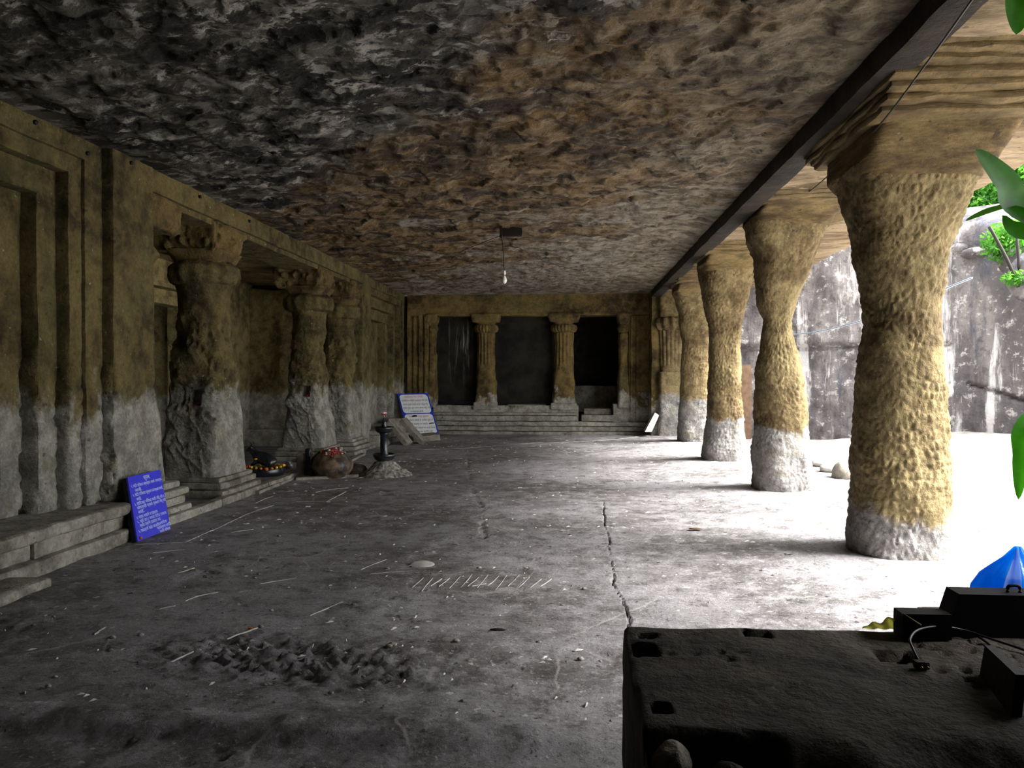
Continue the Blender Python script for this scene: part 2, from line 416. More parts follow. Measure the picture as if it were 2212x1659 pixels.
col = t.mix(t.rng(nn, .36, .62), srgb((70, 58, 46)), srgb((128, 112, 90)))
col = t.mix(t.rng(t.noise(4, 4, .6, t.map((1, 1, 1), loc=(3, 3, 3))), .50, .64, 0, .9), col, srgb((26, 24, 30)))
M['boulder'] = t.done(col, .4, t.bump(t.noise(24, 5, .6), .5, .02), .5)
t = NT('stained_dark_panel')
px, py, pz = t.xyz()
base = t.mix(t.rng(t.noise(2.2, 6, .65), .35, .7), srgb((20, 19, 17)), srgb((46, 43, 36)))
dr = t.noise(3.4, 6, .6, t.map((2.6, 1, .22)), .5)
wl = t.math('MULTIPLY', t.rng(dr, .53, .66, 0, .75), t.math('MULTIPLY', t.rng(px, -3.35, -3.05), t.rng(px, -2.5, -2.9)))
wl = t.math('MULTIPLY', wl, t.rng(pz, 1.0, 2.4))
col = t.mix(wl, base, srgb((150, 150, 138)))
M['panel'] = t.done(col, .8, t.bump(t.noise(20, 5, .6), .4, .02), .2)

def translucent(m, c, f=.5):
    t_ = m.node_tree; out = t_.nodes['Material Output']; b = t_.nodes['Principled BSDF']
    tr_ = t_.nodes.new('ShaderNodeBsdfTranslucent'); tr_.inputs[0].default_value = srgb(c)
    mx = t_.nodes.new('ShaderNodeMixShader'); mx.inputs[0].default_value = f
    t_.links.new(b.outputs[0], mx.inputs[1]); t_.links.new(tr_.outputs[0], mx.inputs[2]); t_.links.new(mx.outputs[0], out.inputs[0])
translucent(M['bluebag'], (10, 170, 255), .6); translucent(M['whitebag'], (255, 255, 255), .75); translucent(M['plastic'], (226, 226, 150), .6)
translucent(M['leaf'], (60, 150, 16), .18); translucent(M['bush'], (110, 190, 60), .4)
# ------------------------------------------------------------------ setting
XW = -4.25; ZC = 3.60; YB = 19.75; XP = -4.02
def nonuni(a, b, step, dense=None, ds=None):
    out = [a]
    while out[-1] < b:
        s = step
        if dense and dense[0] < out[-1] < dense[1]: s = ds
        out.append(out[-1]+s)
    out[-1] = b
    return np.array(out)
def zfloor(x):  # the floor rises slightly towards the colonnade
    return .05*sstep(.8, 2.4, x)

# floor
xs = nonuni(-4.6, 4.6, .032, (.12, .46), .011)
ys = np.cumsum(np.concatenate([[-1.0], np.full(60, .05), np.linspace(.014, .035, 560), np.full(300, .04)]))
ys = ys[ys < 20.2]
gx, gy = np.meshgrid(xs, ys, indexing='ij'); P = np.stack([gx.ravel(), gy.ravel(), np.zeros(gx.size)], 1)
x, y = P[:, 0], P[:, 1]
z = zfloor(x) + .012*fbm(P, .9, 3, 1) + .006*fbm(P, 7, 3, 4) + .0035*fbm(P, 17, 2, 6)
lf = fbm(P*np.array([1, 1, 0]), 2.0, 3, 22); z += -.010*sstep(.25, .4, lf)
d1, d2 = worley(P*np.array([7, 7, 0.0])+np.array([0, 0, .5]), 5)
pit = sstep(.30, .12, d1)*sstep(.15, .45, fbm(P, 1.4, 2, 40)); z -= .018*pit
# rough patch close to the camera and the worn threshold ridge
rp = np.exp(-(((x+1.45)/.95)**2 + ((y-3.95+.12*(x+1.4))/.34)**2)**1.5)
rdg = np.exp(-((y-3.22+.03*np.sin(x*3))/.09)**2)*sstep(.4, .1, x)
d1b, d2b = worley(P*np.array([13, 15, 0.0])+np.array([0, 0, .5]), 9)
z += rp*(.085*(d2b-d1b)-.04+.035*fbm(P, 9, 3, 12)) + rdg*(.02+.03*fbm(P, 9, 3, 14))
z -= .035*sstep(3.16, 3.05, y+.02*fbm(P, 3, 2, 2))
def crack(px, py, wdt, dep, s):
    """crack running along the hall: px as a function of y"""
    global z
    m = (y > py[0]-.1) & (y < py[-1]+.1)
    cxx = np.interp(y, py, px) + .06*fbm(np.stack([y*0+s, y, y*0], 1), 1.6, 5, s, .7)
    w = wdt*(.35+.9*np.clip(fbm(np.stack([y*0+s+9, y, y*0], 1), 3.0, 2, s)+.4, 0, 1.4))
    dd = np.abs(x-cxx)
    e = m*sstep(py[0]-.1, py[0], y)*sstep(py[-1]+.1, py[-1], y)
    z -= e*dep*sstep(w, w*.3, dd)
crack([.30, .33, .31, .34, .36], [3.0, 4.7, 5.6, 7.9, 9.2], .009, .035, 3)
crack([-.80, -.90, -1.55, -1.9], [7.0, 7.8, 11.4, 14], .014, .03, 8)
P[:, 2] = z
floor = mesh_obj('floor', P, grid_faces(len(xs), len(ys)), M['floor'], kind='structure')
del P

# ceiling of the hall
xs = nonuni(-4.5, 2.02, .026); ys = np.cumsum(np.concatenate([[1.6], np.full(240, .021), np.linspace(.022, .06, 360)]))
ys = ys[ys < 20.3]
gx, gy = np.meshgrid(xs, ys, indexing='ij'); P = np.stack([gx.ravel(), gy.ravel(), np.zeros(gx.size)], 1)
x, y = P[:, 0], P[:, 1]
Q = P*np.array([1, .75, 1])
n1 = fbm(Q, .55, 4, 3); n2 = fbm(Q, 1.7, 4, 8); n3 = fbm(Q, 5.5, 4, 13)
wq = Q*np.array([1, 1, 1])+np.stack([.10*fbm(Q, 3, 3, 71), .10*fbm(Q, 3, 3, 72), 0*x], 1)
fa = facets(wq*np.array([2.2, 3.4, 1]), 4); fb_ = facets(wq*np.array([6, 9, 1]), 14)
led = n2*2.6; fl_ = np.floor(led); ledge = (fl_+sstep(.35, .65, led-fl_))/2.6
led2 = n3*2.2; f2 = np.floor(led2); ledge2 = (f2+sstep(.3, .7, led2-f2))/2.2
near = sstep(12, 5, y)
edge = sstep(-4.25, -3.9, x)*sstep(1.98, 1.7, x)*sstep(19.75, 19.3, y)
z = ZC + edge*(.05*n1 + .055*ledge + (.022+.012*near)*ledge2 + .030*fa + (.012+.006*near)*fb_) + .010*n3
# one broad spalled sheet beyond the middle of the hall
sh = sstep(.0, .08, (y-9.3) + .55*(x+.6) + .5*n1 + .25*n2)*sstep(1.98, 1.6, x); z += .035*sh*edge
P[:, 2] = z
f = grid_faces(len(xs), len(ys))[:, ::-1].copy()
ceiling = mesh_obj('ceiling', P, f, M['ceil'], kind='structure')
del P
# rock mass over the hall keeps the sky out
rbox('roof_rock', (-8.5, 4.1), (-3, 23.5), (3.85, 4.6), M['dark'], None, res=1.0, r=.1, amp=0, kind='structure')

# porch soffit with its overhanging eave edge
xs = nonuni(2.08, 4.45, .07); ys = nonuni(1.0, 19.8, .07)
gx, gy = np.meshgrid(xs, ys, indexing='ij'); P = np.stack([gx.ravel(), gy.ravel(), np.zeros(gx.size)], 1)
x, y = P[:, 0], P[:, 1]
st = fbm(P*np.array([.7, 2.4, 1]), 2.2, 4, 5)
z = 3.52 + .05*(x-1.9)/2.5 + .035*st + .03*fbm(P, .8, 3, 6)
xe = x + sstep(4.0, 4.45, x)*(.10*fbm(P*np.array([0, 1, 0]), .9, 3, 9))
P[:, 0] = xe; P[:, 2] = z
eave = mesh_obj('trim_1', P, grid_faces(len(xs), len(ys))[:, ::-1].copy(), M['eave'], kind='structure')
rbox('eave_edge', (4.0, 4.42), (1.0, 21.5), (3.60, 4.7), M['eave'], eave, res=.16, r=.10, amp=.08, freq=1.5)
# long beam over the colonnade
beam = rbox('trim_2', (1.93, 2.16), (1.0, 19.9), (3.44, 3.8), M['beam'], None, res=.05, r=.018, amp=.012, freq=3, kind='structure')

def lf_erode(p): return (.012+.15*sstep(2.3, .6, p[:, 2]))*np.clip(.22+1.6*fbm(p, 6.5, 5, 77, .6), 0, 1)

# left wall: two framed wings either side of the pillared vestibule
wl = thing('wall_left', None, None, (XW, 11.2, 0), kind='structure')
rbox('wall_mass', (-8.6, -8.1), (-2, 23), (-.1, 4.0), M['dark'], wl, res=1, r=.01, amp=0)
def wing(Y0, Y1, res):
    E = lf_erode; er = dict(res=res, r=.012, amp=.012, freq=2.6)
    b = .30
    def jambs(name, xf, xb, i0, i1, ztop, zband):
        # jamb on each side between insets i0..i1 and the head above the opening
        rbox(name, (xb, xf), (Y0+i0, Y0+i1), (b, zband), M['left'], wl, erode=E, **er)
        rbox(name, (xb, xf), (Y1-i1, Y1-i0), (b, zband), M['left'], wl, erode=E, **er)
        rbox('frame_head', (xb, xf), (Y0+i0, Y1-i0), (ztop, zband), M['left'], wl, **er)
    jambs('frame_jamb', -4.335, -4.9, 0, .25, 3.42, ZC+.1)
    jambs('frame_jamb', -4.365, -4.9, .25, .43, 3.27, 3.43)
    jambs('frame_jamb', -4.48, -5.0, .43, .67, 3.04, 3.28)
    jambs('frame_jamb', -4.62, -5.1, .67, .93, 2.80, 3.05)
    rbox('recess_panel', (-5.0, -4.80), (Y0+.93, Y1-.93), (b, 2.81), M['left'], wl, erode=E, **er)
    rbox('wall_mass', (-8.2, -4.98), (Y0-.3, Y1), (-.1, 3.9), M['dark'], wl, res=.6, r=.01, amp=0)
    # moulded plinth under the frames
    rbox('plinth_base', (-5.1, XP+.02), (Y0, Y1+.05), (-.04, .11), M['plinth'], wl, res=.03, r=.028, amp=.012, freq=4, erode=lambda p: .01*np.clip(fbm(p, 5, 2, 9), 0, 1))
    n = int((Y1-Y0)/.42); w = (Y1-Y0)/n
    for k in range(n):
        rbox('plinth_block', (-5.1, XP-.055-.012*(k % 3)), (Y0+k*w+.004, Y0+(k+1)*w-.004), (.10, .235), M['plinth'], wl, res=.03, r=.010, amp=.006, freq=4)
    rbox('plinth_cap', (-5.1, XP-.02), (Y0, Y1), (.23, .335), M['plinth'], wl, res=.03, r=.038, amp=.014, freq=4)
wing(2.95, 6.80, .03)
wing(16.0, 19.6, .07)
rbox('wall_mass', (-8.2, XW), (-3, 2.95), (-.1, 3.9), M['dark'], wl, res=.3, r=.01, amp=.01)
# broad end pilasters of the vestibule
rbox('pilaster', (-5.0, XW+.02), (6.80, 7.50), (-.05, ZC+.1), M['left'], wl, res=.026, r=.015, amp=.016, freq=2.6, erode=lambda p: lf_erode(p)*1.6)
rbox('pilaster', (-5.0, XW+.02), (15.22, 15.62), (-.05, ZC+.1), M['left'], wl, res=.04, r=.015, amp=.014, freq=2.6, erode=lf_erode)
rbox('pilaster', (-5.0, XW-.04), (15.62, 16.02), (-.05, ZC+.1), M['left'], wl, res=.04, r=.015, amp=.014, freq=2.6, erode=lf_erode)
# lintel band over the vestibule columns
rbox('lintel', (-5.1, XW+.01), (7.45, 15.3), (3.37, ZC+.1), M['left'], wl, res=.05, r=.014, amp=.014, freq=2.2)
rbox('lintel_fillet', (-4.9, XW-.035), (7.45, 15.3), (3.30, 3.38), M['left'], wl, res=.05, r=.01, amp=.01, freq=2.2)
# vestibule behind
rbox('vestibule_ceiling', (-8.2, -4.6), (6.9, 16.2), (3.40, 3.7), M['vest'], wl, res=.12, r=.01, amp=.04, freq=1.4)
rbox('vestibule_back', (-7.3, -6.7), (6.9, 10.0), (-.05, 3.5), M['vest'], wl, res=.08, r=.01, amp=.03, freq=1.6)
rbox('vestibule_back', (-7.3, -6.7), (12.7, 16.2), (-.05, 3.5), M['vest'], wl, res=.08, r=.01, amp=.03, freq=1.6)
rbox('vestibule_back', (-7.3, -6.7), (10.0, 12.7), (2.72, 3.5), M['vest'], wl, res=.08, r=.01, amp=.03, freq=1.6)
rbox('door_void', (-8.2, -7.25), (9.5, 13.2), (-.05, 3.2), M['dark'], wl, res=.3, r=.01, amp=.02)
for yy in (9.88, 12.62):
    rbox('door_jamb', (-6.9, -6.6), (yy, yy+.18), (.05, 2.72), M['vest'], wl, res=.06, r=.012, amp=.008)
rbox('door_head', (-6.9, -6.58), (9.7, 12.98), (2.66, 2.80), M['vest'], wl, res=.06, r=.015, amp=.01)
rbox('door_cornice', (-6.9, -6.50), (9.6, 13.08), (2.92, 3.02), M['vest'], wl, res=.06, r=.02, amp=.01)
rbox('vestibule_end', (-7.3, -4.6), (15.75, 16.3), (-.05, 3.5), M['vest'], wl, res=.07, r=.01, amp=.03, freq=1.6)
rbox('vestibule_end', (-7.3, -4.6), (6.5, 6.95), (-.05, 3.5), M['vest'], wl, res=.2, r=.01, amp=.03, freq=1.6)
# worn relief slab standing against the far end of the vestibule
def relief(p2, p, n):
    c = np.exp(-((p[:, 0]+5.95)/.28)**2*2)*np.exp(-((p[:, 2]-1.9)/1.0)**2*1.2)
    p2[:, 1] -= .16*c*(p[:, 1] < 15.6)*(1+.5*fbm(p, 3, 3, 4)); return p2
rbox('relief_panel', (-6.75, -5.25), (15.5, 15.85), (.38, 3.3), M['vest'], wl, res=.04, r=.06, amp=.05, freq=1.8, fn=relief)
rbox('relief_base', (-6.8, -5.2), (15.3, 15.85), (.02, .40), M['vest'], wl, res=.06, r=.03, amp=.02, freq=2)
vf = rbox('vestibule_floor', (-7.2, -4.13), (6.85, 15.9), (-.10, .055), M['floor'], wl, res=.06, r=.01, amp=.010, freq=2)
# kerb of the vestibule floor in pieces
for y0, y1 in ((7.35, 8.55), (8.56, 9.9), (9.92, 10.75), (13.9, 14.75)):
    rbox('kerb', (-4.16, XP), (y0, y1), (-.04, .085), M['plinth'], wl, res=.03, r=.014, amp=.008, freq=4)
tag_step = rbox('stone_step', (-4.02, -3.70), (2.9, 5.2), (-.03, .065), M['plinth'], wl, res=.03, r=.035, amp=.014, freq=4)
for u, v in ((77, 264), (190, 331), (284, 352), (433, 425), (540, 478)):
    q = at_x(u, v, XW+.03)
    lathe('peg_hole', [(.001, 0), (.018, .0), (.018, .02), (.001, .022)], (0, 0, 0), M['marker'], wl, n=10)
    o = bpy.data.objects[[k for k in bpy.data.objects.keys() if k.startswith('peg_hole')][-1]]
    for vv_ in o.data.vertices:
        a = vv_.co.copy(); vv_.co = (q[0]-.012+a.z, q[1]+a.x, q[2]+a.y)

# back wall with its three openings
bw = thing('wall_back', None, None, (-1.1, YB, 0), kind='structure')
kb = dict(res=.045, r=.018, amp=.02, freq=2.4)
def bx(u, v=700): return at_y(u, v, YB)[0]
def bz(v): return at_y(1180, v, YB)[2]
zt, zb = bz(682), bz(872)
rbox('frieze', (-4.3, 2.9), (YB, YB+.7), (zt, ZC+.15), M['back'], bw, **kb)
rbox('frieze_ledge', (-3.6, 1.35), (YB-.03, YB+.3), (zt+.0, zt+.09), M['back'], bw, **kb)
rbox('side_pier', (-4.3, bx(925)), (YB, YB+.7), (-.05, zt), M['back'], bw, **kb)
for k, (a, b_) in enumerate(((880, 886), (893, 899), (905, 913), (917, 926))):
    rbox('pier_moulding', (bx(a), bx(b_)), (YB-.045, YB+.1), (.35, zt+.05-.05*(k % 2)), M['back'], bw, res=.05, r=.015, amp=.015, freq=3)
rbox('side_pier', (bx(1358), 2.9), (YB, YB+.7), (-.05, zt), M['back'], bw, **kb)
for k, (a, b_) in enumerate(((1362, 1368), (1374, 1382))):
    rbox('pier_moulding', (bx(a), bx(b_)), (YB-.045, YB+.1), (.35, zt-.02), M['back'], bw, res=.05, r=.015, amp=.012, freq=3)
rbox('parapet', (bx(935), bx(1250)), (YB+.02, YB+.65), (-.05, bz(876)), M['back'], bw, **kb)
rbox('parapet', (bx(1325), bx(1375)), (YB+.02, YB+.65), (-.05, bz(872)), M['back'], bw, **kb)
for k, (z0, z1, dy) in enumerate(((-.04, .08, .19), (.09, .21, .12), (.22, .33, .155), (.34, .48, .09), (.49, .56, .13))):
    rbox('base_moulding', (-3.75, bx(1248)) if z1 > .34 else (-3.75, bx(1395)), (YB-dy, YB+.1), (z0, z1), M['plinth' if k < 1 else 'back'], bw, res=.045, r=.022, amp=.014, freq=3)
rbox('door_step', (bx(1256), bx(1326)), (YB-.04, YB+.6), (.34, .50), M['plinth'], bw, res=.05, r=.015, amp=.012)
rbox('door_step', (bx(1262), bx(1322)), (YB+.25, YB+.8), (.5, .66), M['plinth'], bw, res=.05, r=.015, amp=.012)
rbox('door_step', (bx(1095), bx(1180)), (YB+.1, YB+.6), (bz(884)-.05, bz(877)+.03), M['plinth'], bw, res=.05, r=.01, amp=.006)
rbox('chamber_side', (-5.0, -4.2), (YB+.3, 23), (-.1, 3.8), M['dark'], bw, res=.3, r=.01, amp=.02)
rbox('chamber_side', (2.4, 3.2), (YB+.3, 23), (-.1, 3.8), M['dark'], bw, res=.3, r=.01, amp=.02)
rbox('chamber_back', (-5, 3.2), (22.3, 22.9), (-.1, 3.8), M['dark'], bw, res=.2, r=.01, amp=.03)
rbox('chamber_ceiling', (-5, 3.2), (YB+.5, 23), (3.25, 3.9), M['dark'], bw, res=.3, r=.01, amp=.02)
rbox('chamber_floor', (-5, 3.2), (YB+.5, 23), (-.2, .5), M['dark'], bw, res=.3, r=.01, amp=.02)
rbox('bench', (0.0, 2.3), (21.6, 22.4), (.45, 1.22), M['plinth'], bw, res=.1, r=.02, amp=.02)
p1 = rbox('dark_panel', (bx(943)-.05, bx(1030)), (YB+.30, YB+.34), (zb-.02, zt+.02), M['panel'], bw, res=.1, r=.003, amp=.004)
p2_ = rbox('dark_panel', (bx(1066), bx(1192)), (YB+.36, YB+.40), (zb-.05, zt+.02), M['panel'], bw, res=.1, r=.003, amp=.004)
rbox('panel_sill', (bx(945), bx(1018)), (YB+.22, YB+.30), (zb-.03, zb+.03), M['sillgapblack'], bw, res=.2, r=.004, amp=0)
rbox('panel_sill', (bx(1074), bx(1190)), (YB+.22, YB+.30), (zb-.05, zb), M['sillgapblack'], bw, res=.2, r=.004, amp=0)

def back_column(name, label, uc, hw, flute=True, broken=False):
    cx = bx(uc); cy = YB+.20
    o = thing(name, label, 'pillar', (cx, cy, zb), group=None)
    k = hw/.27
    rbox('pedestal', (cx-.30*k, cx+.30*k), (cy-.26, cy+.26), (zb-.16, zb+.02), M['back'], o, res=.035, r=.02, amp=.02, freq=4)
    def dsp(p, T):
        fl = .014*np.cos(T*16)*sstep(1.75, 1.85, p[:, 2])*sstep(2.62, 2.55, p[:, 2]) if flute else 0
        er = sstep(1.7, 1.4, p[:, 2])
        rel = -.03*np.clip(fbm(p, 11, 2, 5), 0, 1)*sstep(1.5, 1.56, p[:, 2])*sstep(1.95, 1.88, p[:, 2])
        return fl + .03*fbm(p, 4, 4, 5)*(.3+er) + rel
    loft('shaft', [(zb, cx, cy, .27*k, .26, 7), (zb+.3, cx, cy, .25*k, .25, 6), (1.35, cx+.01, cy, .25*k, .25, 5), (1.6, cx, cy, .24*k, .24, 3), (1.9, cx, cy, .23*k, .23, 2.2), (2.3, cx, cy, .215*k, .215, 2), (2.62, cx, cy, .24*k, .24, 2)], M['back'], o, nth=96, nz=90, disp=dsp)
    def ds2(p, T): return .012*np.cos(T*22)+.015*fbm(p, 5, 3, 5)
    zc = 2.62
    loft('cushion', [(zc, cx, cy, .23*k, .23, 2), (zc+.04, cx, cy, .29*k, .28, 2), (zc+.11, cx, cy, .315*k, .30, 2), (zc+.18, cx, cy, .29*k, .28, 2), (zc+.22, cx, cy, .23*k, .23, 2)], M['back'], o, nth=132, nz=24, disp=ds2)
    loft('abacus', [(zc+.20, cx, cy, .21*k, .22, 4), (zc+.26, cx, cy, .24*k, .26, 5), (zc+.27, cx, cy, .34*k, .28, 8), (zc+.36, cx, cy, .37*k, .29, 8), (zt+.05, cx, cy, .40*k, .30, 8)], M['back'], o, nth=80, nz=26, disp=lambda p, T: .02*fbm(p, 7, 3, 8))
    return o
back_column('carved_pillar', 'ochre pillar with fluted neck left of the middle dark opening of the end wall', 1048, .27)
back_column('carved_pillar', 'ochre pillar with chipped shaft between the middle and right openings of the end wall', 1218, .29)
def half_col(uc, hw, label):
    cx = bx(uc); cy = YB+.22
    o = thing('half_pillar', label, 'pillar', (cx, cy, zb))
    def dsp(p, T): return .05*fbm(p, 3.6, 4, 3)
    loft('shaft', [(zb-.1, cx, cy, hw, .26, 6), (1.4, cx, cy, hw, .24, 4), (1.9, cx, cy, hw*.85, .22, 3), (2.6, cx, cy, hw*.8, .22, 3)], M['back'], o, nth=48, nz=60, disp=dsp)
    loft('cushion', [(2.6, cx, cy, hw*.8, .22, 2.5), (2.72, cx, cy, hw*1.2, .27, 2.5), (2.82, cx, cy, hw*.9, .22, 2.5)], M['back'], o, nth=48, nz=14, disp=lambda p, T: .03*fbm(p, 6, 3, 8))
    loft('abacus', [(2.80, cx, cy, hw*.8, .22, 5), (2.9, cx, cy, hw*1.1, .27, 6), (zt+.05, cx, cy, hw*1.4, .28, 8)], M['back'], o, nth=48, nz=14, disp=lambda p, T: .05*fbm(p, 5, 3, 9))
    return o
half_col(932, .12, 'worn half pillar at the left edge of the left dark opening')
half_col(1348, .15, 'broken half pillar at the right edge of the right dark opening')

# right-hand end: pier at the far end of the colonnade
ep = thing('end_pillar', 'fluted ochre pillar with ribbed cushion at the far right corner', 'pillar', (2.5, 19.1, 0))
cx = (at_y(1425, 900, 19.0)[0] + at_y(1477, 900, 19.0)[0])/2; cy = 19.25
hw = .31
loft('pedestal', [(-.1, cx, cy, hw*1.15, .40, 6), (.3, cx, cy, hw*1.06, .36, 7), (.9, cx, cy, hw, .34, 8), (1.55, cx, cy, hw, .34, 8), (1.60, cx, cy, hw*.98, .33, 8)], M['col4'], ep, nth=96, nz=60, disp=lambda p, T: .035*fbm(p, 5, 4, 5)*sstep(1.4, .8, p[:, 2])+.006*fbm(p, 8, 3, 2))
loft('shaft', [(1.55, cx, cy, .25, .28, 6), (1.72, cx, cy, .27, .3, 4), (1.78, cx, cy, .29, .31, 2.2), (2.2, cx, cy, .31, .31, 2), (2.62, cx, cy, .34, .33, 2)], M['col4'], ep, nth=160, nz=50, disp=lambda p, T: .022*np.abs(np.cos(T*10))*sstep(1.72, 1.8, p[:, 2]))
loft('cushion', [(2.60, cx, cy, .32, .32, 2), (2.66, cx, cy, .42, .42, 2), (2.78, cx, cy, .45, .45, 2), (2.9, cx, cy, .40, .40, 2), (2.95, cx, cy, .30, .30, 2)], M['col4'], ep, nth=200, nz=28, disp=lambda p, T: .03*np.cos(T*13+p[:, 2]*5))
loft('abacus', [(2.93, cx, cy, .29, .30, 5), (3.0, cx, cy, .30, .32, 8), (3.55, cx, cy, .31, .34, 8)], M['col4'], ep, nth=64, nz=20, disp=lambda p, T: .01*fbm(p, 6, 3, 9))
wr = rbox('wall_right', (1.93, 2.35), (19.1, 20.3), (-.05, 3.8), M['back'], None, res=.06, r=.03, amp=.03, kind='structure')
rbox('wall_return', (2.3, 3.4), (19.55, 20.5), (-.05, 3.8), M['back'], wr, res=.1, r=.03, amp=.04)

# ------------------------------------------------------------------ vestibule pillars
def root_lines(p, cx, y0):
    """branching weathered ridges on the near face of the pedestal"""
    r = 0
    for k, (xa, za, xb, zb_) in enumerate(((-.25, 1.05, .05, .35), (-.28, .8, -.1, .30), (.0, 1.0, .28, .5), (-.15, .62, .22, .34), (.1, .8, .2, .3), (-.28, .98, .25, .78))):
        ax_, az_ = cx+xa, za; bx_, bz_ = cx+xb, zb_
        dx, dz = bx_-ax_, bz_-az_; L2 = dx*dx+dz*dz
        t = np.clip(((p[:, 0]-ax_)*dx+(p[:, 2]-az_)*dz)/L2, 0, 1)
        wob = .035*fbm(p, 6, 2, 50+k)
        d = np.hypot(p[:, 0]-(ax_+t*dx)+wob, p[:, 2]-(az_+t*dz)+wob)
        r = r + .016*np.exp(-(d/.011)**2)
    return r*(p[:, 1] < y0+.12)
def hall_pillar(name, label, cy, seed, niche=True, half=False, slim=1.0, cx=-4.58):
    o = thing(name, label, 'pillar', (cx, cy, .05))
    y0 = cy-.42
    def dsp(p, T):
        z_ = p[:, 2]; er = sstep(.35, 1.0, z_)*sstep(2.55, 2.0, z_)
        d = .016*fbm(p, 6, 4, seed) + er*(.085*fbm(p, 2.6, 4, seed+3)) + (er+.25)*.026*fbm(p, 12, 4, seed+8)
        d1, d2 = worley(p*np.array([9, 9, 6]), seed)
        d = d - er*.035*sstep(.5, .1, d1)*sstep(0, .3, fbm(p, 2, 2, seed+4))
        d = d + root_lines(p, cx, y0)
        d = d - .10*sstep(.2, .6, fbm(p*np.array([1, 1, .6]), 2.4, 2, seed+21))*sstep(.9, 1.5, z_)*sstep(2.3, 1.9, z_)
        if niche:
            nx = (np.abs(p[:, 0]-(cx+.06)) < .075) & (np.abs(z_-1.24) < .09) & (p[:, 1] < cy-.1)
            d = np.where(nx, d*.2-.12, d)
        return d
    s = slim
    secs = [(.28, cx, cy, .37, .45, 9), (.42, cx, cy, .36, .43, 9), (.85, cx-.005, cy, .345*s, .40, 8), (1.3, cx, cy, .32*s, .37, 5), (1.55, cx, cy, .33*s, .35, 3.2),
            (1.85, cx, cy, .335*s, .34, 2.6), (2.1, cx, cy, .32*s, .32, 2.2), (2.35, cx, cy, .30*s, .30, 2), (2.55, cx, cy, .32*s, .31, 2), (2.68, cx, cy, .36*s, .36, 2)]
    loft('shaft', secs, M['left'], o, nth=190, nz=190, disp=dsp)
    loft('cushion', [(2.60, cx, cy, .30, .30, 2), (2.64, cx, cy, .39, .39, 2), (2.74, cx, cy, .425, .425, 2), (2.84, cx, cy, .41, .41, 2), (2.91, cx, cy, .32, .32, 2)], M['left'], o, nth=90, nz=30, disp=lambda p, T: .012*np.cos(T*14)+.03*fbm(p, 4, 3, seed+1))
    loft('neck', [(2.88, cx, cy, .30, .30, 4), (2.95, cx, cy, .33, .34, 5), (3.03, cx, cy, .36, .39, 7)], M['capl'], o, nth=70, nz=14, disp=lambda p, T: .02*fbm(p, 7, 3, seed+2))
    def carve(p2, p, n):
        d1, d2 = worley(p*np.array([8, 8, 7]), seed+4)
        k = (sstep(.15, .5, d1)*.06+.03*fbm(p, 9, 3, seed))*(p[:, 2] > 3.02)
        c = np.array([cx-.06, cy, 3.2]); dd = (p-c); dd[:, 2] = 0
        dd /= (np.linalg.norm(dd, axis=1, keepdims=True)+1e-6)
        tap = sstep(3.12, 2.98, p[:, 2])*.10
        return p2 - dd*(k+tap)[:, None]
    rbox('bracket', (cx-.52, XW+.035), (cy-.45, cy+.45), (2.99, 3.36), M['capl'], o, res=.022, r=.03, amp=.01, freq=5, fn=carve)
    for z0, z1, ex in ((.05, .14, .11), (.145, .225, .065), (.225, .285, .03)):
        rbox('base_moulding', (cx-.37-ex, cx+.38+ex), (cy-.45-ex, cy+.45+ex), (z0, z1), M['plinth'], o, res=.035, r=.025, amp=.010, freq=4)
    return o
hall_pillar('vestibule_pillar', 'massive eroded pillar with bulging cushion beside the blue board', 9.27, 11)
hall_pillar('vestibule_pillar', 'eroded pillar rising behind the brown boulder and black bull statue', 13.1, 23, slim=.88)
hall_pillar('half_pillar', 'engaged half pillar joined to the far side pier of the vestibule', 14.95, 35, niche=False, slim=.95, cx=-4.62)
# near half pillar: stepped base, worn shaft and bulge seen edge-on beside the broad pilaster
hp = thing('half_pillar', 'worn half pillar bulging from the near pilaster behind the blue board', 'pillar', (-4.6, 7.6, 0))
def dsp(p, T): return .05*fbm(p, 3.2, 4, 91)*sstep(.3, .8, p[:, 2])
loft('shaft', [(.3, -4.6, 7.5, .36, .34, 5), (.9, -4.6, 7.5, .34, .24, 5), (1.5, -4.6, 7.48, .34, .18, 4), (2.4, -4.6, 7.48, .32, .18, 3), (2.6, -4.6, 7.48, .33, .22, 2.5)], M['left'], hp, nth=90, nz=110, disp=dsp)
loft('cushion', [(2.60, -4.6, 7.48, .30, .2, 2.2), (2.75, -4.6, 7.5, .37, .36, 2.2), (2.90, -4.6, 7.48, .30, .2, 2.2)], M['left'], hp, nth=60, nz=16, disp=lambda p, T: .02*fbm(p, 4, 3, 9))
rbox('bracket', (-5.0, XW+.03), (7.4, 8.05), (3.02, 3.36), M['capl'], hp, res=.03, r=.04, amp=.03, freq=7)
for z0, z1, ex in ((.0, .14, .30), (.145, .235, .22), (.24, .32, .27), (.325, .40, .16)):
    rbox('base_moulding', (-5.0, XW+.10+(ex-.16)*.4), (7.4, 7.70+ex), (z0, z1), M['plinth'], hp, res=.035, r=.028, amp=.010, freq=4)

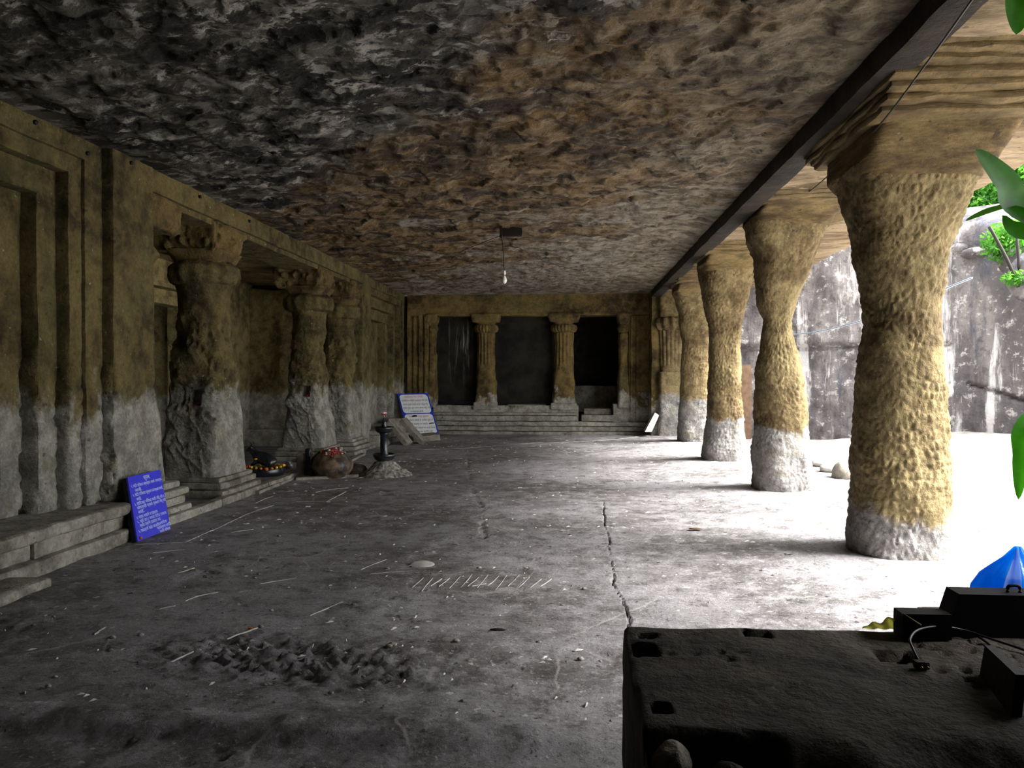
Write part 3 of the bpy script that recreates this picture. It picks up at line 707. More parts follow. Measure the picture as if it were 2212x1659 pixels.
# ------------------------------------------------------------------ colonnade on the right
def chisel(seed, amp=1.0):
    def f(p, T):
        q = p + .03*vecn(p, 5, seed+40, 2)
        d1, d2 = worley(q*np.array([19, 19, 13]), seed)
        a1, a2 = worley(q*np.array([37, 37, 24]), seed+3)
        m = .25+.75*sstep(-.35, .35, fbm(p, 2.4, 3, seed+6))
        d = amp*m*(.017*np.clip(d2-d1, 0, .6)/.6 - .008) + amp*.005*(a2-a1) + .050*fbm(p, 1.5, 3, seed+9) + .026*fbm(p, 5, 4, seed+12)
        return d
    return f
def colonnade_pillar(label, Yb, Yt, tab, mat, near, far, seed, nth=200, nz=240, wtop=None):
    o = thing('colonnade_pillar', label, 'pillar', (at_y((tab[0][1]+tab[0][2])/2, tab[0][0], Yb)[0], Yb, .04), group=None)
    secs = []
    ztop = None
    for (v, ul, ur, n) in tab:
        z0 = at_y((ul+ur)/2, v, Yb)[2]
        k = min(1, max(0, z0/3.1)); Yc = Yb + (Yt-Yb)*k
        a = at_y(ul, v, Yc); b = at_y(ur, v, Yc); h_ = (b[0]-a[0])/2
        secs.append((a[2], (a[0]+b[0])/2, Yc, h_, h_*1.0, n))
    zl = secs[0]
    secs.insert(0, (-.12, zl[1], zl[2], zl[3], zl[4], zl[5]))
    loft('shaft', secs, mat, o, nth=nth, nz=nz, disp=chisel(seed))
    # spreading bracket: worn block carrying stepped mouldings up to the soffit
    top = secs[-1]
    nr = at_z(near[0], near[1], 3.46); fr = at_z(far[0], far[1], 3.5)
    xi = min(nr[0], fr[0]); xi = max(1.98, xi); xo = top[1]+top[3]+wtop
    y0, y1 = nr[1], fr[1]+.25
    zt_ = top[0]
    cxt = (xi+xo)/2; hxt = (xo-xi)/2; cyt = (y0+y1)/2; hyt = (y1-y0)/2
    def sec(z_, xa, xb, ya, yb, n=12): return (z_, (xa+xb)/2, (ya+yb)/2, (xb-xa)/2, (yb-ya)/2, n)
    sx0, sx1, sy0, sy1 = top[1]-top[3], top[1]+top[3], top[2]-top[4], top[2]+top[4]
    k = (3.6-zt_)
    secs2 = [sec(zt_-.12, sx0+.03, sx1-.03, sy0+.03, sy1-.03, 4), sec(zt_, sx0-.01, sx1+.01, sy0-.03, sy1+.02, 9)]
    zm = zt_+k*.42
    secs2 += [sec(zm, sx0+.03, sx1+.10, sy0-.17, sy1+.12), sec(zm+.012, sx0-.01, sx1+.14, sy0-.24, sy1+.17)]
    def grv(p, T):
        return .02*fbm(p*np.array([.6, .6, 2]), 5, 4, seed+2) + .03*fbm(p, 2, 2, seed+7)
    loft('bracket_block', secs2, M['brk'], o, nth=170, nz=60, disp=grv)
    N_ = 7; zc0 = zm-.01
    for i_ in range(N_):
        q_ = ((i_+1)/N_)**.9; L_ = lambda a, b: a+(b-a)*q_
        za, zb_ = zc0+(3.56-zc0)*i_/N_, zc0+(3.56-zc0)*(i_+1)/N_+.02
        rbox('bracket_moulding', (L_(sx0-.01, xi), L_(sx1+.14, xo)), (L_(sy0-.24, y0), L_(sy1+.17, y1)), (za, zb_), M['brk'], o, res=.035, r=.022, amp=.03, freq=3.2, seed=seed+i_,
             erode=lambda p: .07*np.clip(fbm(p, 3.5, 3, seed), 0, 1))
    return o

colonnade_pillar('nearest colonnade pillar, rough chiselled, dark hall side and sunlit right edge', 6.62, 6.25,
    [(1205, 1833, 2042, 2.8), (1000, 1845, 2040, 2.6), (800, 1860, 2026, 2.5), (700, 1869, 2020, 2.5), (640, 1867, 2022, 2.6), (560, 1856, 2038, 2.8), (480, 1847, 2058, 3.2), (400, 1832, 2084, 4), (375, 1824, 2094, 5)],
    M['col0'], (1985, 100), (1692, 318), 2, 230, 370, wtop=.55)
colonnade_pillar('second colonnade pillar from the camera, with a deep pinched waist', 10.2, 9.7,
    [(1058, 1623, 1755, 2.7), (900, 1633, 1743, 2.6), (782, 1636, 1728, 2.4), (720, 1646, 1712, 2.4), (690, 1648, 1711, 2.6), (657, 1636, 1719, 3), (613, 1631, 1738, 3), (551, 1628, 1757, 3.2), (517, 1614, 1768, 4), (478, 1618, 1784, 5)],
    M['col1'], (1661, 393), (1568, 490), 12, 190, 290, wtop=.5)
colonnade_pillar('third colonnade pillar from the camera, grey foot and ochre shaft', 13.65, 13.0,
    [(996, 1516, 1612, 2.8), (902, 1528, 1604, 2.8), (782, 1532, 1597, 2.7), (700, 1532, 1598, 2.8), (657, 1524, 1607, 3.2), (605, 1516, 1622, 4), (575, 1514, 1630, 5)],
    M['col2'], (1534, 517), (1480, 570), 22, 160, 260, wtop=.45)
colonnade_pillar('farthest free colonnade pillar, slightly bent, with a grey foot', 17.4, 16.6,
    [(955, 1464, 1528, 2.8), (854, 1470, 1532, 2.8), (734, 1474, 1534, 2.8), (676, 1467, 1538, 3.2), (632, 1456, 1545, 4)],
    M['col3'], (1468, 580), (1440, 606), 32, 130, 200, wtop=.4)

# ------------------------------------------------------------------ near end wall around the camera
wn_ = thing('wall_near', None, None, (0, 2, 0), kind='structure')
rbox('lintel', (-4.4, 4.4), (1.3, 2.95), (3.15, 3.9), M['dark'], wn_, res=.15, r=.03, amp=.02)
rbox('pier', (-4.4, -2.75), (1.3, 2.95), (-.1, 3.9), M['left'], wn_, res=.1, r=.03, amp=.02)
rbox('pier', (2.25, 4.3), (1.2, 2.6), (-.1, 3.9), M['left'], wn_, res=.1, r=.03, amp=.02)
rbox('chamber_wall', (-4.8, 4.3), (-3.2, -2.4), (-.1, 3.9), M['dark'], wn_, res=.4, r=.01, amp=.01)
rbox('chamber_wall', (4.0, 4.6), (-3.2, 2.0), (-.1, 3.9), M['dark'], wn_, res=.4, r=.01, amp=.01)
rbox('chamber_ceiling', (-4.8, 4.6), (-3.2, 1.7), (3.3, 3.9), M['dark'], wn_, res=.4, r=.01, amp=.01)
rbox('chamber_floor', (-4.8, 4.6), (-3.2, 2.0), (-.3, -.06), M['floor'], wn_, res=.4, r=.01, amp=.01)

# ------------------------------------------------------------------ courtyard
xs = nonuni(4.5, 22, .16); ys = nonuni(-8, 24, .16)
gx, gy = np.meshgrid(xs, ys, indexing='ij'); P = np.stack([gx.ravel(), gy.ravel(), np.zeros(gx.size)], 1)
P[:, 2] = .05 + .30*sstep(5, 9, P[:, 0])*sstep(6, 15, P[:, 1]) + .05*fbm(P, .7, 4, 3) + .03*fbm(P, 3, 3, 8)
P[:, 2] += -.03*sstep(4.7, 4.5, P[:, 0])
ground = mesh_obj('ground', P, grid_faces(len(xs), len(ys)), M['ground'], kind='structure')
# cliff facing the courtyard: an L of rock behind and to the right
cl = []
path = np.array([(3.1, 18.6), (4.6, 18.3), (6.4, 17.6), (8.3, 16.9), (9.6, 15.6), (11.5, 13.8), (14.5, 12.6), (18, 11.5)])
seg = np.concatenate([[0], np.cumsum(np.hypot(*np.diff(path, axis=0).T))])
ts = np.arange(0, seg[-1], .05); zz = np.arange(-.3, 5.3, .05)
cxp = np.interp(ts, seg, path[:, 0]); cyp = np.interp(ts, seg, path[:, 1])
T_, Z_ = np.meshgrid(ts, zz, indexing='ij')
X_ = cxp[:, None]+0*Z_; Y_ = cyp[:, None]+0*Z_
p = np.stack([X_.ravel(), Y_.ravel(), Z_.ravel()], 1)
dep = .28*fbm(p, .45, 3, 5)+.10*fbm(p, 1.8, 4, 6)+.03*fbm(p, 7, 3, 7)
lz = 2.17+.06*fbm(p*np.array([1, 0, 0]), .8, 2, 3)
dep = dep + .10*sstep(lz-.03, lz+.03, p[:, 2])*(p[:, 0] < 8) - .12*sstep(.10, .0, np.abs(p[:, 2]-lz))*(p[:, 0] < 8)
dcr = np.abs((p[:, 2]-1.05)+.45*(p[:, 0]-8.9)+.05*fbm(p, 1, 2, 1)); dep = dep + .0 - .16*sstep(.05, .01, dcr)*(p[:, 0] > 8.3)
dep -= 1.2*sstep(4.55+.3*fbm(p, .6, 2, 9), 5.3, p[:, 2])
dep -= .35*sstep(.7, .0, p[:, 2])*0
p[:, 1] -= dep*.9; p[:, 0] -= dep*.35
cliff = mesh_obj('cliff', p, grid_faces(len(ts), len(zz)), M['cliff'], kind='structure')
xs = nonuni(2.5, 26, .2); ys = nonuni(11, 32, .2)
gx, gy = np.meshgrid(xs, ys, indexing='ij'); P = np.stack([gx.ravel(), gy.ravel(), np.zeros(gx.size)], 1)
front = np.interp(P[:, 0], path[:, 0], path[:, 1])
P[:, 1] = np.maximum(P[:, 1], front+.9)
P[:, 2] = 4.95 + .22*(P[:, 1]-front-.9) + .25*fbm(P, .5, 4, 9)
hillside = mesh_obj('hillside', P, grid_faces(len(xs), len(ys)), rock('earthy_slope', hi=(96, 100, 62), lo=(58, 62, 38), green=.5), kind='structure')
# boulders on the cliff top
def boulder(name, c, r, mat, seed, parent=None, amp=.25, n=40, flat=None):
    u = np.linspace(0, 2*math.pi, n, endpoint=False); v = np.linspace(.001, math.pi-.001, n//2)
    U_, V_ = np.meshgrid(u, v, indexing='ij')
    d = np.stack([np.sin(V_)*np.cos(U_), np.sin(V_)*np.sin(U_), -np.cos(V_)], -1).reshape(-1, 3)
    k = 1+amp*fbm(d+seed, 1.3, 4, seed)
    q = d*k[:, None]*np.array(r)
    if flat is not None: q[:, 2] = np.maximum(q[:, 2], flat)
    return mesh_obj(name, q+np.array(c), grid_faces(n, n//2, 0, True), mat, parent)
bl = [(2098, 505, 17.4, (.50, .45, .42)), (2140, 522, 17.0, (.36, .4, .24)), (2196, 560, 15.6, (.34, .4, .30)), (2068, 540, 17.2, (.26, .3, .16)), (2110, 546, 16.9, (.30, .3, .12)), (2240, 600, 14.6, (.5, .4, .5))]
lb = ['rounded grey boulder on the cliff top beside the nearest pillar', 'grey boulder below the leafy bush on the cliff top', 'grey boulder at the right frame edge under the bush',
      'small pale boulder at the cliff edge against the nearest pillar', 'flat pale boulder lodged along the cliff edge', 'dark grey boulder low at the right frame edge on the cliff']
for k, (u, v, Y, r) in enumerate(bl):
    tag(boulder('boulder', at_y(u, v, Y), r, M['cliff'], 3+k), lb[k], 'boulder')
for k, (u, v, r, lab) in enumerate(((1838, 1025, (.26, .2, .2), 'brown-grey rock at the courtyard edge between the two nearest pillars'), (1800, 1012, (.20, .16, .08), 'flat pale stone left of the brown-grey rock in the courtyard'), (1780, 1000, (.22, .2, .07), 'low pale stone beside the second pillar in the courtyard'))):
    q = at_z(u, v, .1); tag(boulder('rock', (q[0], q[1], .10), r, M['ground'] if k else M['slab'], 30+k, n=28), lab, 'rock')
# brown post and cracked rock beyond the third pillar
dp = rbox('stone_post', (at_y(1597, 850, 18.0)[0], at_y(1622, 850, 18.0)[0]), (17.9, 18.2), (-.02, at_y(1610, 788, 18.0)[2]), M['wood2'], None, res=.06, r=.015, amp=.01)
tag(dp, 'dark brown upright slab standing outside beyond the third pillar', 'slab')

# leafy growth
def leaf_cloud(name, blobs, n, size, mat, seed, parent=None):
    r_ = np.random.RandomState(seed); V = []; fl = []
    for (c, rad, k) in blobs:
        m = int(n*k)
        d = r_.normal(size=(m, 3)); d /= np.linalg.norm(d, axis=1, keepdims=True)
        pt = np.array(c)+d*np.array(rad)*(r_.uniform(.35, 1, (m, 1)))
        for q in pt:
            a = r_.normal(size=3); a /= np.linalg.norm(a); b = np.cross(a, r_.normal(size=3)); b /= np.linalg.norm(b)
            s = size*r_.uniform(.6, 1.3); i = len(V)
            V += [q-a*s, q-a*s*.2+b*s*.42, q+a*s, q-a*s*.2-b*s*.42]; fl.append((i, i+1, i+2, i+3))
    return mesh_obj(name, V, np.array(fl), mat, parent, smooth=False)
def bush(label, cen, blobs, n, size, seed):
    o = thing('bush', label, 'bush', cen)
    leaf_cloud('foliage', blobs, n, size, M['bush'], seed, o)['kind'] = 'stuff'
    for k in range(3):
        tube('branch', [cen, (cen[0]+.2*(k-1), cen[1], cen[2]+.5), (cen[0]+.45*(k-1), cen[1]+.1, cen[2]+1.1)], .03, M['wood'], o, n=6, k=4)
    return o
c1 = at_y(2120, 455, 18.5)
bush('bright green bush above the boulders on the cliff top', (c1[0]+.6, 18.5, c1[2]-.5),
     [((c1[0]-.2, 18.6, c1[2]+.2), (1.3, .8, .9), 1), ((c1[0]+1.0, 18.4, c1[2]+.5), (1.3, .8, 1.1), 1), ((c1[0]+2.2, 18.2, c1[2]+.3), (1.3, .8, 1.2), 1), ((c1[0]+1.2, 18.8, c1[2]+1.6), (2.2, .8, 1.0), 1)], 4200, .075, 3)
c2 = at_y(2175, 555, 15.6)
bush('lower green bush hanging over the right end of the cliff', (c2[0]+.2, 15.6, c2[2]-.5),
     [((c2[0], 15.5, c2[2]+.25), (.55, .4, .45), 1), ((c2[0]+.5, 15.3, c2[2]-.1), (.5, .4, .4), 1)], 1300, .06, 4)
bush('tuft of green leaves in the cliff joint at the right frame edge', at_y(2200, 620, 14.4), [(at_y(2200, 602, 14.4), (.28, .2, .16), 1)], 420, .05, 6)

# broad-leaved plant in a pot by the near pier
pl = thing('potted_plant', 'broad-leaved green plant reaching in from the right edge', 'plant', (3.05, 4.25, .05))
lathe('pot', [(.12, 0), (.17, .26), (.185, .26), (.185, .30), (.155, .30), (.15, .22)], (3.05, 4.25, .05), plain('clay_pot', (150, 84, 56), .8), pl, 24)
tube('stem', [(3.05, 4.25, .27), (3.02, 4.27, 1.2), (2.96, 4.3, 2.2), (2.9, 4.3, 3.05)], .022, M['leaf'], pl, n=8, k=8)
def leaf(name, pts, w, mat, parent, n=14, fold=.25, tilt=(0, -.3, 1)):
    P_ = smooth_pts(pts, 6); m = len(P_); V = []; fl = []
    tl = Vector(tilt).normalized()
    for i, p_ in enumerate(P_):
        t_ = i/(m-1); d = (P_[min(i+1, m-1)]-P_[max(i-1, 0)]).normalized()
        s = d.cross(tl).normalized(); nrm = s.cross(d)
        ww = w*(math.sin(math.pi*min(1, t_*.93+.07))**.75)
        for k in range(5):
            a = (k-2)/2; V.append(p_+s*ww*a+nrm*ww*fold*abs(a))
    for i in range(m-1):
        for k in range(4): fl.append((i*5+k, (i+1)*5+k, (i+1)*5+k+1, i*5+k+1))
    return mesh_obj(name, V, fl, mat, parent)
YL = 4.3
leaf('leaf', [(2.93, YL, 2.2), at_y(2212, 455, YL), at_y(2165, 390, YL-.05), at_y(2106, 322, YL-.1)], .088, M['leaf'], pl, tilt=(0.1, -1, .2))
leaf('leaf', [(2.95, YL, 2.1), at_y(2225, 458, YL), at_y(2160, 452, YL), at_y(2085, 478, YL-.1)], .05, M['leaf'], pl, tilt=(0, -.35, 1))
leaf('leaf', [(2.93, YL, 2.3), (2.84, YL-.1, 2.36), at_y(2215, 500, YL), at_y(2165, 465, YL)], .06, M['leaf'], pl, tilt=(0.1, -1, .1))
leaf('leaf', [(3.0, YL, 1.6), at_y(2235, 900, YL), at_y(2208, 985, YL), at_y(2200, 1080, YL)], .05, M['leaf'], pl, tilt=(-.6, -1, 0))
leaf('leaf', [(2.9, YL, 3.0), at_y(2235, -30, YL), at_y(2200, 10, YL), at_y(2195, 75, YL)], .10, M['leaf'], pl, tilt=(.1, -1, .1))

# ------------------------------------------------------------------ foreground parapet
def holes(p2, p, n):
    top = p[:, 2] > .54
    z_ = p2[:, 2]
    for (ua, va, ub, vb, dep) in ((1383, 1366, 1416, 1377, .07), (1374, 1390, 1411, 1416, .09), (1608, 1363, 1660, 1374, .07), (1910, 1405, 1962, 1431, .08), (1410, 1521, 1444, 1543, .06)):
        a = at_z(ua, vb, .55); b = at_z(ub, va, .55)
        wob = .006*fbm(p, 20, 2, 4)
        m = top & (p[:, 0] > a[0]+wob) & (p[:, 0] < b[0]+wob) & (p[:, 1] > a[1]+wob) & (p[:, 1] < b[1]+wob)
        z_ = np.where(m, z_-dep, z_)
    d1, d2 = worley(p*np.array([16, 16, 16]), 8)
    z_ = z_ - top*.020*sstep(.45, .15, d1)*sstep(.0, .35, fbm(p, 2.2, 2, 31))
    # ragged near end
    nr = sstep(2.12, 1.86, p[:, 1]+.12*fbm(p, 3, 3, 6)); z_ = z_ - top*nr*.10*(1+fbm(p, 5, 3, 7)) - top*.10*sstep(2.10, 2.05, p[:, 1]+.05*fbm(p, 8, 3, 3))*sstep(.58, .50, p[:, 0])
    p2[:, 2] = z_; return p2
pb = rbox('stone_parapet', (.19, 1.97), (1.78, 2.95), (-.08, .55), M['block'], None, res=.0155, r=.016, amp=.012, freq=5, fn=holes, rn=.9)
tag(pb, 'dark pitted stone parapet block filling the lower right foreground', 'block')
pb2 = rbox('stone_ledge', (1.42, 2.2), (2.93, 3.30), (-.08, .548), M['block'], None, res=.04, r=.012, amp=.006)
tag(pb2, 'dark stone ledge under the blue bag behind the black case', 'block')
for k, (x_, y_, r) in enumerate(((.262, 2.035, (.052, .06, .06)), (.40, 1.99, (.05, .055, .055)))):
    o = boulder('rubble_stone', (x_, y_, .475 if k == 0 else .455), r, M['slab'] if k == 0 else M['block'], 61+k, n=36)
    tag(o, ('pale rough lump of rock at the near left end of the parapet' if k == 0 else 'dark rough lump of rock right of the pale lump at the parapet foot'), 'rock')
rub = rbox('rubble_block', (.19, .75), (1.55, 1.80), (-.08, .24), M['block'], None, res=.04, r=.03, amp=.03)
tag(rub, 'broken stone foot carrying the rough rock lumps at the near end', 'block')

# black case, tray, plastic sheet, blue bag, cable
tr = rbox('black_tray', (at_y(1947, 1340, 2.86)[0], at_y(2055, 1340, 2.86)[0]), (2.85, 2.93), (.553, at_y(1990, 1325, 2.86)[2]), M['blackbag'], None, res=.04, r=.004, amp=.001)
tag(tr, 'low black tray lying on the parapet left of the black case', 'tray')
rod = tube('wooden_stick', [at_y(1950, 1326, 2.84), at_y(1990, 1351, 2.83)], .004, M['wood2'], None, n=6, k=1)
tag(rod, 'thin grey stick leaning on the low black tray', 'stick')
bc = thing('black_case', 'black wedge-shaped case standing on the parapet at the right edge', 'case', (1.5, 2.75, .55))
YA = 2.94
c0 = at_y(2030, 1362, YA); c1_ = at_y(2061, 1277, YA)
V = []
for yy in (2.90, 3.00):
    V += [(c0[0], yy, .551), (2.05, yy, .551), (2.05, yy, c1_[2]), (c1_[0], yy, c1_[2])]
mesh_obj('case_body', V, [(0, 1, 2, 3), (7, 6, 5, 4), (0, 4, 5, 1), (1, 5, 6, 2), (2, 6, 7, 3), (3, 7, 4, 0)], M['blackbag'], bc, smooth=False)
hq = at_y(2190, 1270, YA)
tube('handle', [(hq[0]-.022, YA, c1_[2]-.005), (hq[0]-.018, YA, c1_[2]+.022), (hq[0]+.018, YA, c1_[2]+.022), (hq[0]+.022, YA, c1_[2]-.005)], .006, M['blackbag'], bc, n=8, k=5)
# blue polythene bag
bb = thing('plastic_bag', 'bright blue plastic bag with a white stripe behind the black case', 'bag', (1.84, 3.04, .55))
def bagmesh(name, cx, cy, cz, rx, ry, hz, mat, parent, n=72, m=40, only=None, off=0):
    u = np.linspace(0, 2*math.pi, n, endpoint=False); v = np.linspace(0, 1, m)
    U_, V_ = np.meshgrid(u, v, indexing='ij')
    prof = np.interp(V_, [0, .03, .15, .45, .62, .85, 1], [.55, .85, .98, .96, .78, .30, .08])
    pk = .06*np.sin(U_*11+V_*3)*(V_**1.2)+.03*np.sin(U_*23+4*V_)*(V_)
    r_ = prof*(1+pk)+off
    q = np.stack([cx+rx*r_*np.cos(U_)+.03*V_, cy+ry*r_*np.sin(U_), cz+hz*V_], -1).reshape(-1, 3)
    f = grid_faces(n, m, 0, True)
    if only is not None:
        uu = ((f[:, 0]//m)); vv = f[:, 0] % m; f = f[only(uu, vv)]
    return mesh_obj(name, q, f, mat, parent)
gq = at_y(2120, 1270, 3.05); tq = at_y(2178, 1190, 3.05)
hz = tq[2]-.552
bagmesh('bag_body', gq[0]+.145, 3.13, .552, .155, .11, hz, M['bluebag'], bb)
bagmesh('white_stripe', gq[0]+.145, 3.13, .552, .155, .11, hz, M['whitebag'], bb, off=.012, only=lambda a, b: (a >= 47) & (a < 52) & (b > 8))
# yellowish plastic sheet
V = []; nx_, ny_ = 16, 8
a = at_y(1868, 1350, 2.93); b = at_y(1944, 1350, 2.93)
for i in range(nx_):
    for j in range(ny_):
        s = i/(nx_-1); t_ = j/(ny_-1)
        top = (.024+.042*s+.006*math.sin(s*14))
        V.append((a[0]+(b[0]-a[0])*s+.01*t_, 2.955-.035*t_+.006*math.sin(s*17+t_*5), .556+top*t_))
ps = mesh_obj('plastic_sheet', V, grid_faces(nx_, ny_), M['plastic'], None)
sm = ps.modifiers.new('thickness', 'SOLIDIFY'); sm.thickness = .002
tag(ps, 'crumpled yellowish plastic sheet at the far edge of the parapet by the tray', 'plastic sheet')
def zt(u, v, dz=.0): q = at_z(u, v, .56+dz); return (q[0], q[1], .56+dz)
cb = tube('cable', [zt(1985, 1428), zt(1972, 1402, .03), zt(1966, 1380, .05), zt(1985, 1360, .05), zt(2030, 1353, .04), zt(2085, 1362, .02), zt(2140, 1380, .01), zt(2206, 1402, 0), zt(2260, 1425)], .0042, M['wire'], None)
tag(cb, 'thin dark cable looping over the parapet top to the right edge', 'cable')
cb2 = tube('cable', [zt(2105, 1370, .01), zt(2140, 1395), zt(2158, 1425), zt(2155, 1455), zt(2160, 1480), zt(2175, 1495)], .0042, M['wire'], None)
tag(cb2, 'short dark cable curling down towards the brown board on the parapet', 'cable')
pg = thing('cable_plug', 'small dark plug lying at the end of the looping cable', 'plug', zt(1990, 1440))
q = zt(1990, 1440)
rbox('plug_body', (q[0]-.022, q[0]+.022), (q[1]-.015, q[1]+.015), (.553, .58), M['block'], pg, res=.01, r=.006, amp=0)
for s in (-.01, .01): tube('pin', [(q[0]+s, q[1]-.012, .567), (q[0]+s, q[1]-.034, .567)], .003, M['brass'], pg, n=6, k=1)
V = []
for dx in (0, .03):
    a = at_z(2142, 1545, .556); V += [(a[0]+.05+dx, a[1], .552), (a[0]+.13+dx, a[1]+.32, .552), (a[0]+.15+dx, a[1]+.33, .64), (a[0]+.08+dx, a[1]+.03, .66)]
wb = mesh_obj('brown_board', V, [(3, 2, 1, 0), (4, 5, 6, 7), (0, 1, 5, 4), (1, 2, 6, 5), (2, 3, 7, 6), (3, 0, 4, 7)], M['wood'], None, smooth=False)
tag(wb, 'dark brown board leaning at the right edge of the parapet top', 'board')

# ------------------------------------------------------------------ sign boards
FONT = None
def text_mesh(name, txt, size, mat, parent, o3, ux, uy, x, y, align='LEFT', width=None, lift=.0015):
    """flat lettering laid on a board: o3 origin (top-left), ux right, uy up, in metres"""
    cu = bpy.data.curves.new(name, 'FONT'); cu.body = txt; cu.size = size; cu.align_x = align; cu.resolution_u = 3
    to = bpy.data.objects.new(name, cu); COL.objects.link(to)
    dg = bpy.context.evaluated_depsgraph_get(); me = bpy.data.meshes.new_from_object(to.evaluated_get(dg))
    bpy.data.objects.remove(to)
    n = ux.cross(uy)
    xs_ = [v.co.x for v in me.vertices]
    k = 1.0
    if width and xs_:
        w0 = max(xs_)-min(xs_); k = width/w0 if w0 > 0 else 1
    mn = min(xs_) if xs_ else 0
    for v in me.vertices:
        px_ = (v.co.x-mn)*k if width else v.co.x
        v.co = o3+ux*(x+px_)+uy*(y+v.co.y)+n*lift
    me.materials.clear(); me.materials.append(mat)
    o = bpy.data.objects.new(name, me); COL.objects.link(o)
    o.parent = parent; o.matrix_parent_inverse = parent_inv(parent)
    return o
def board(parent, TL, TR, BL, BR, th, mface, medge, name='panel'):
    TL, TR, BL, BR = map(Vector, (TL, TR, BL, BR))
    n = (TR-TL).cross(TL-BL).normalized()
    V = [TL, TR, BR, BL] + [q-n*th for q in (TL, TR, BR, BL)]
    o = mesh_obj(name, V, [(3, 2, 1, 0), (4, 5, 6, 7), (0, 1, 5, 4), (1, 2, 6, 5), (2, 3, 7, 6), (3, 0, 4, 7)], mface, parent, smooth=False)
    return o, n

# blue board on the left
TL = at_x(275.6, 1031, XW+.11); TR = at_x(351, 1016, XW+.10); BL = at_z(297.5, 1170, .012); BR = at_z(373.7, 1140, .012)
TR = tuple(TL[i]+(BR[i]-BL[i])*.93 for i in range(3)); BR = tuple(BL[i]+(TR[i]-TL[i]) for i in range(3))
bs = thing('notice_board', 'blue board with white lettering leaning on the left pilaster', 'sign', ((BL[0]+BR[0])/2, (BL[1]+BR[1])/2, 0))
pan, n_ = board(bs, TL, TR, BL, BR, .018, M['blue'], None)
TLv, TRv, BLv = Vector(TL), Vector(TR), Vector(BL)
board(bs, TLv-n_*.019-(TRv-TLv)*.01, TRv-n_*.019-(TRv-TLv)*.02, BLv-n_*.019-(TRv-TLv)*.01, Vector(BR)-n_*.019-(TRv-TLv)*.02, .035, M['sillgapblack'], None, 'gap_shadow_slab')  # black slab stands in for the shadow gap between board and wall
ux = (TRv-TLv).normalized(); uy = n_.cross(ux).normalized(); w_ = (TRv-TLv).length; h_ = (TLv-BLv).length
lines = [('सूचना', .44, .62, .055, .045), ('१. मंदिर परिसरात स्वच्छता राखणे आवश्यक', .05, .97, .135, .032), ('आहे.', .12, .33, .20, .032), ('२. मंदिर परिसरात धूम्रपान करण्यास मनाई', .05, .95, .265, .032), ('आहे.', .12, .27, .33, .032),
         ('३. मंदिराच्या भिंतीवर काही लिहू नये व', .05, .95, .395, .032), ('कोणत्याही प्रकारे नुकसान करू नये', .10, .97, .455, .032), ('आहे.', .10, .28, .515, .032), ('४. शांतता राखावी व सहकार्य', .04, .66, .585, .032),
         ('५. फुले हार / कचरा पेटीत टाकावा', .04, .92, .645, .032), ('कृपया सर्वांनी सहकार्य करा', .09, .70, .705, .032), ('६. पादत्राणे बाहेर काढावीत', .03, .67, .775, .032), ('आदेश', .66, .88, .765, .030), ('व्यवस्थापन समिती', .56, .98, .825, .030), ('मंदिर विभाग', .62, .94, .885, .030)]
shear = (BLv-TLv+uy*h_)
for (tx, x0, x1, yy, sz) in lines:
    sh_ = (BLv-TLv).dot(ux)*yy
    text_mesh('lettering', tx, sz*1.05*h_/.55, M['letterwhite'], bs, TLv, ux, uy, x0*w_+sh_, -(yy+.035)*h_, width=(x1-x0)*w_)
q = TLv+(BLv-TLv)*.965+ux*.06*w_
lathe_o = tube('torn_patch', [q+n_*.002, q+n_*.004+ux*.025], .014, M['orangeb'], bs, n=8, k=1)

# white framed notice at the far left corner
YS = 18.75
BL = at_y(882, 941, YS); TL = at_y(858, 850.5, YS+.35); TR = at_y(924, 849, YS+.5); BR = tuple(BL[i]+TR[i]-TL[i] for i in range(3))
ws = thing('notice_board', 'white notice board with blue border leaning in the far left corner', 'sign', (BL[0]+.4, YS, 0))
pan, n_ = board(ws, TL, TR, BL, BR, .03, M['blueframe'], None)
TLv, TRv, BLv, BRv = map(Vector, (TL, TR, BL, BR))
def pane(parent, fx0, fx1, fy0, fy1, r, lift):
    pts = []
    ex = TRv-TLv; ey = BLv-TLv
    W_, H_ = ex.length, ey.length
    for (cx_, cy_, a0) in ((fx1, fy0, -90), (fx1, fy1, 0), (fx0, fy1, 90), (fx0, fy0, 180)):
        for k in range(6):
            a = math.radians(a0+18*k)
            px_ = cx_ + (-r/W_ if cx_ == fx1 else r/W_) + math.cos(a)*r/W_
            py_ = cy_ + (-r/H_ if cy_ == fy1 else r/H_) + math.sin(a)*r/H_
            pts.append(TLv+ex*px_+ey*py_+n_*lift)
    V = pts + [q-n_*.004 for q in pts]; m = len(pts)
    fl = [tuple(reversed(range(m)))]+[(i, (i+1) % m, m+(i+1) % m, m+i) for i in range(m)]
    return mesh_obj('white_field', V, fl, M['white'], parent, smooth=False)
pane(ws, .045, .955, .03, .475, .08, .004); pane(ws, .045, .955, .50, .965, .08, .004)
ex = (TRv-TLv); ey = (BLv-TLv)
ux = ex.normalized(); uy = n_.cross(ux).normalized(); w_ = ex.length; h_ = -(ey.dot(uy)); shx = ey.dot(ux)
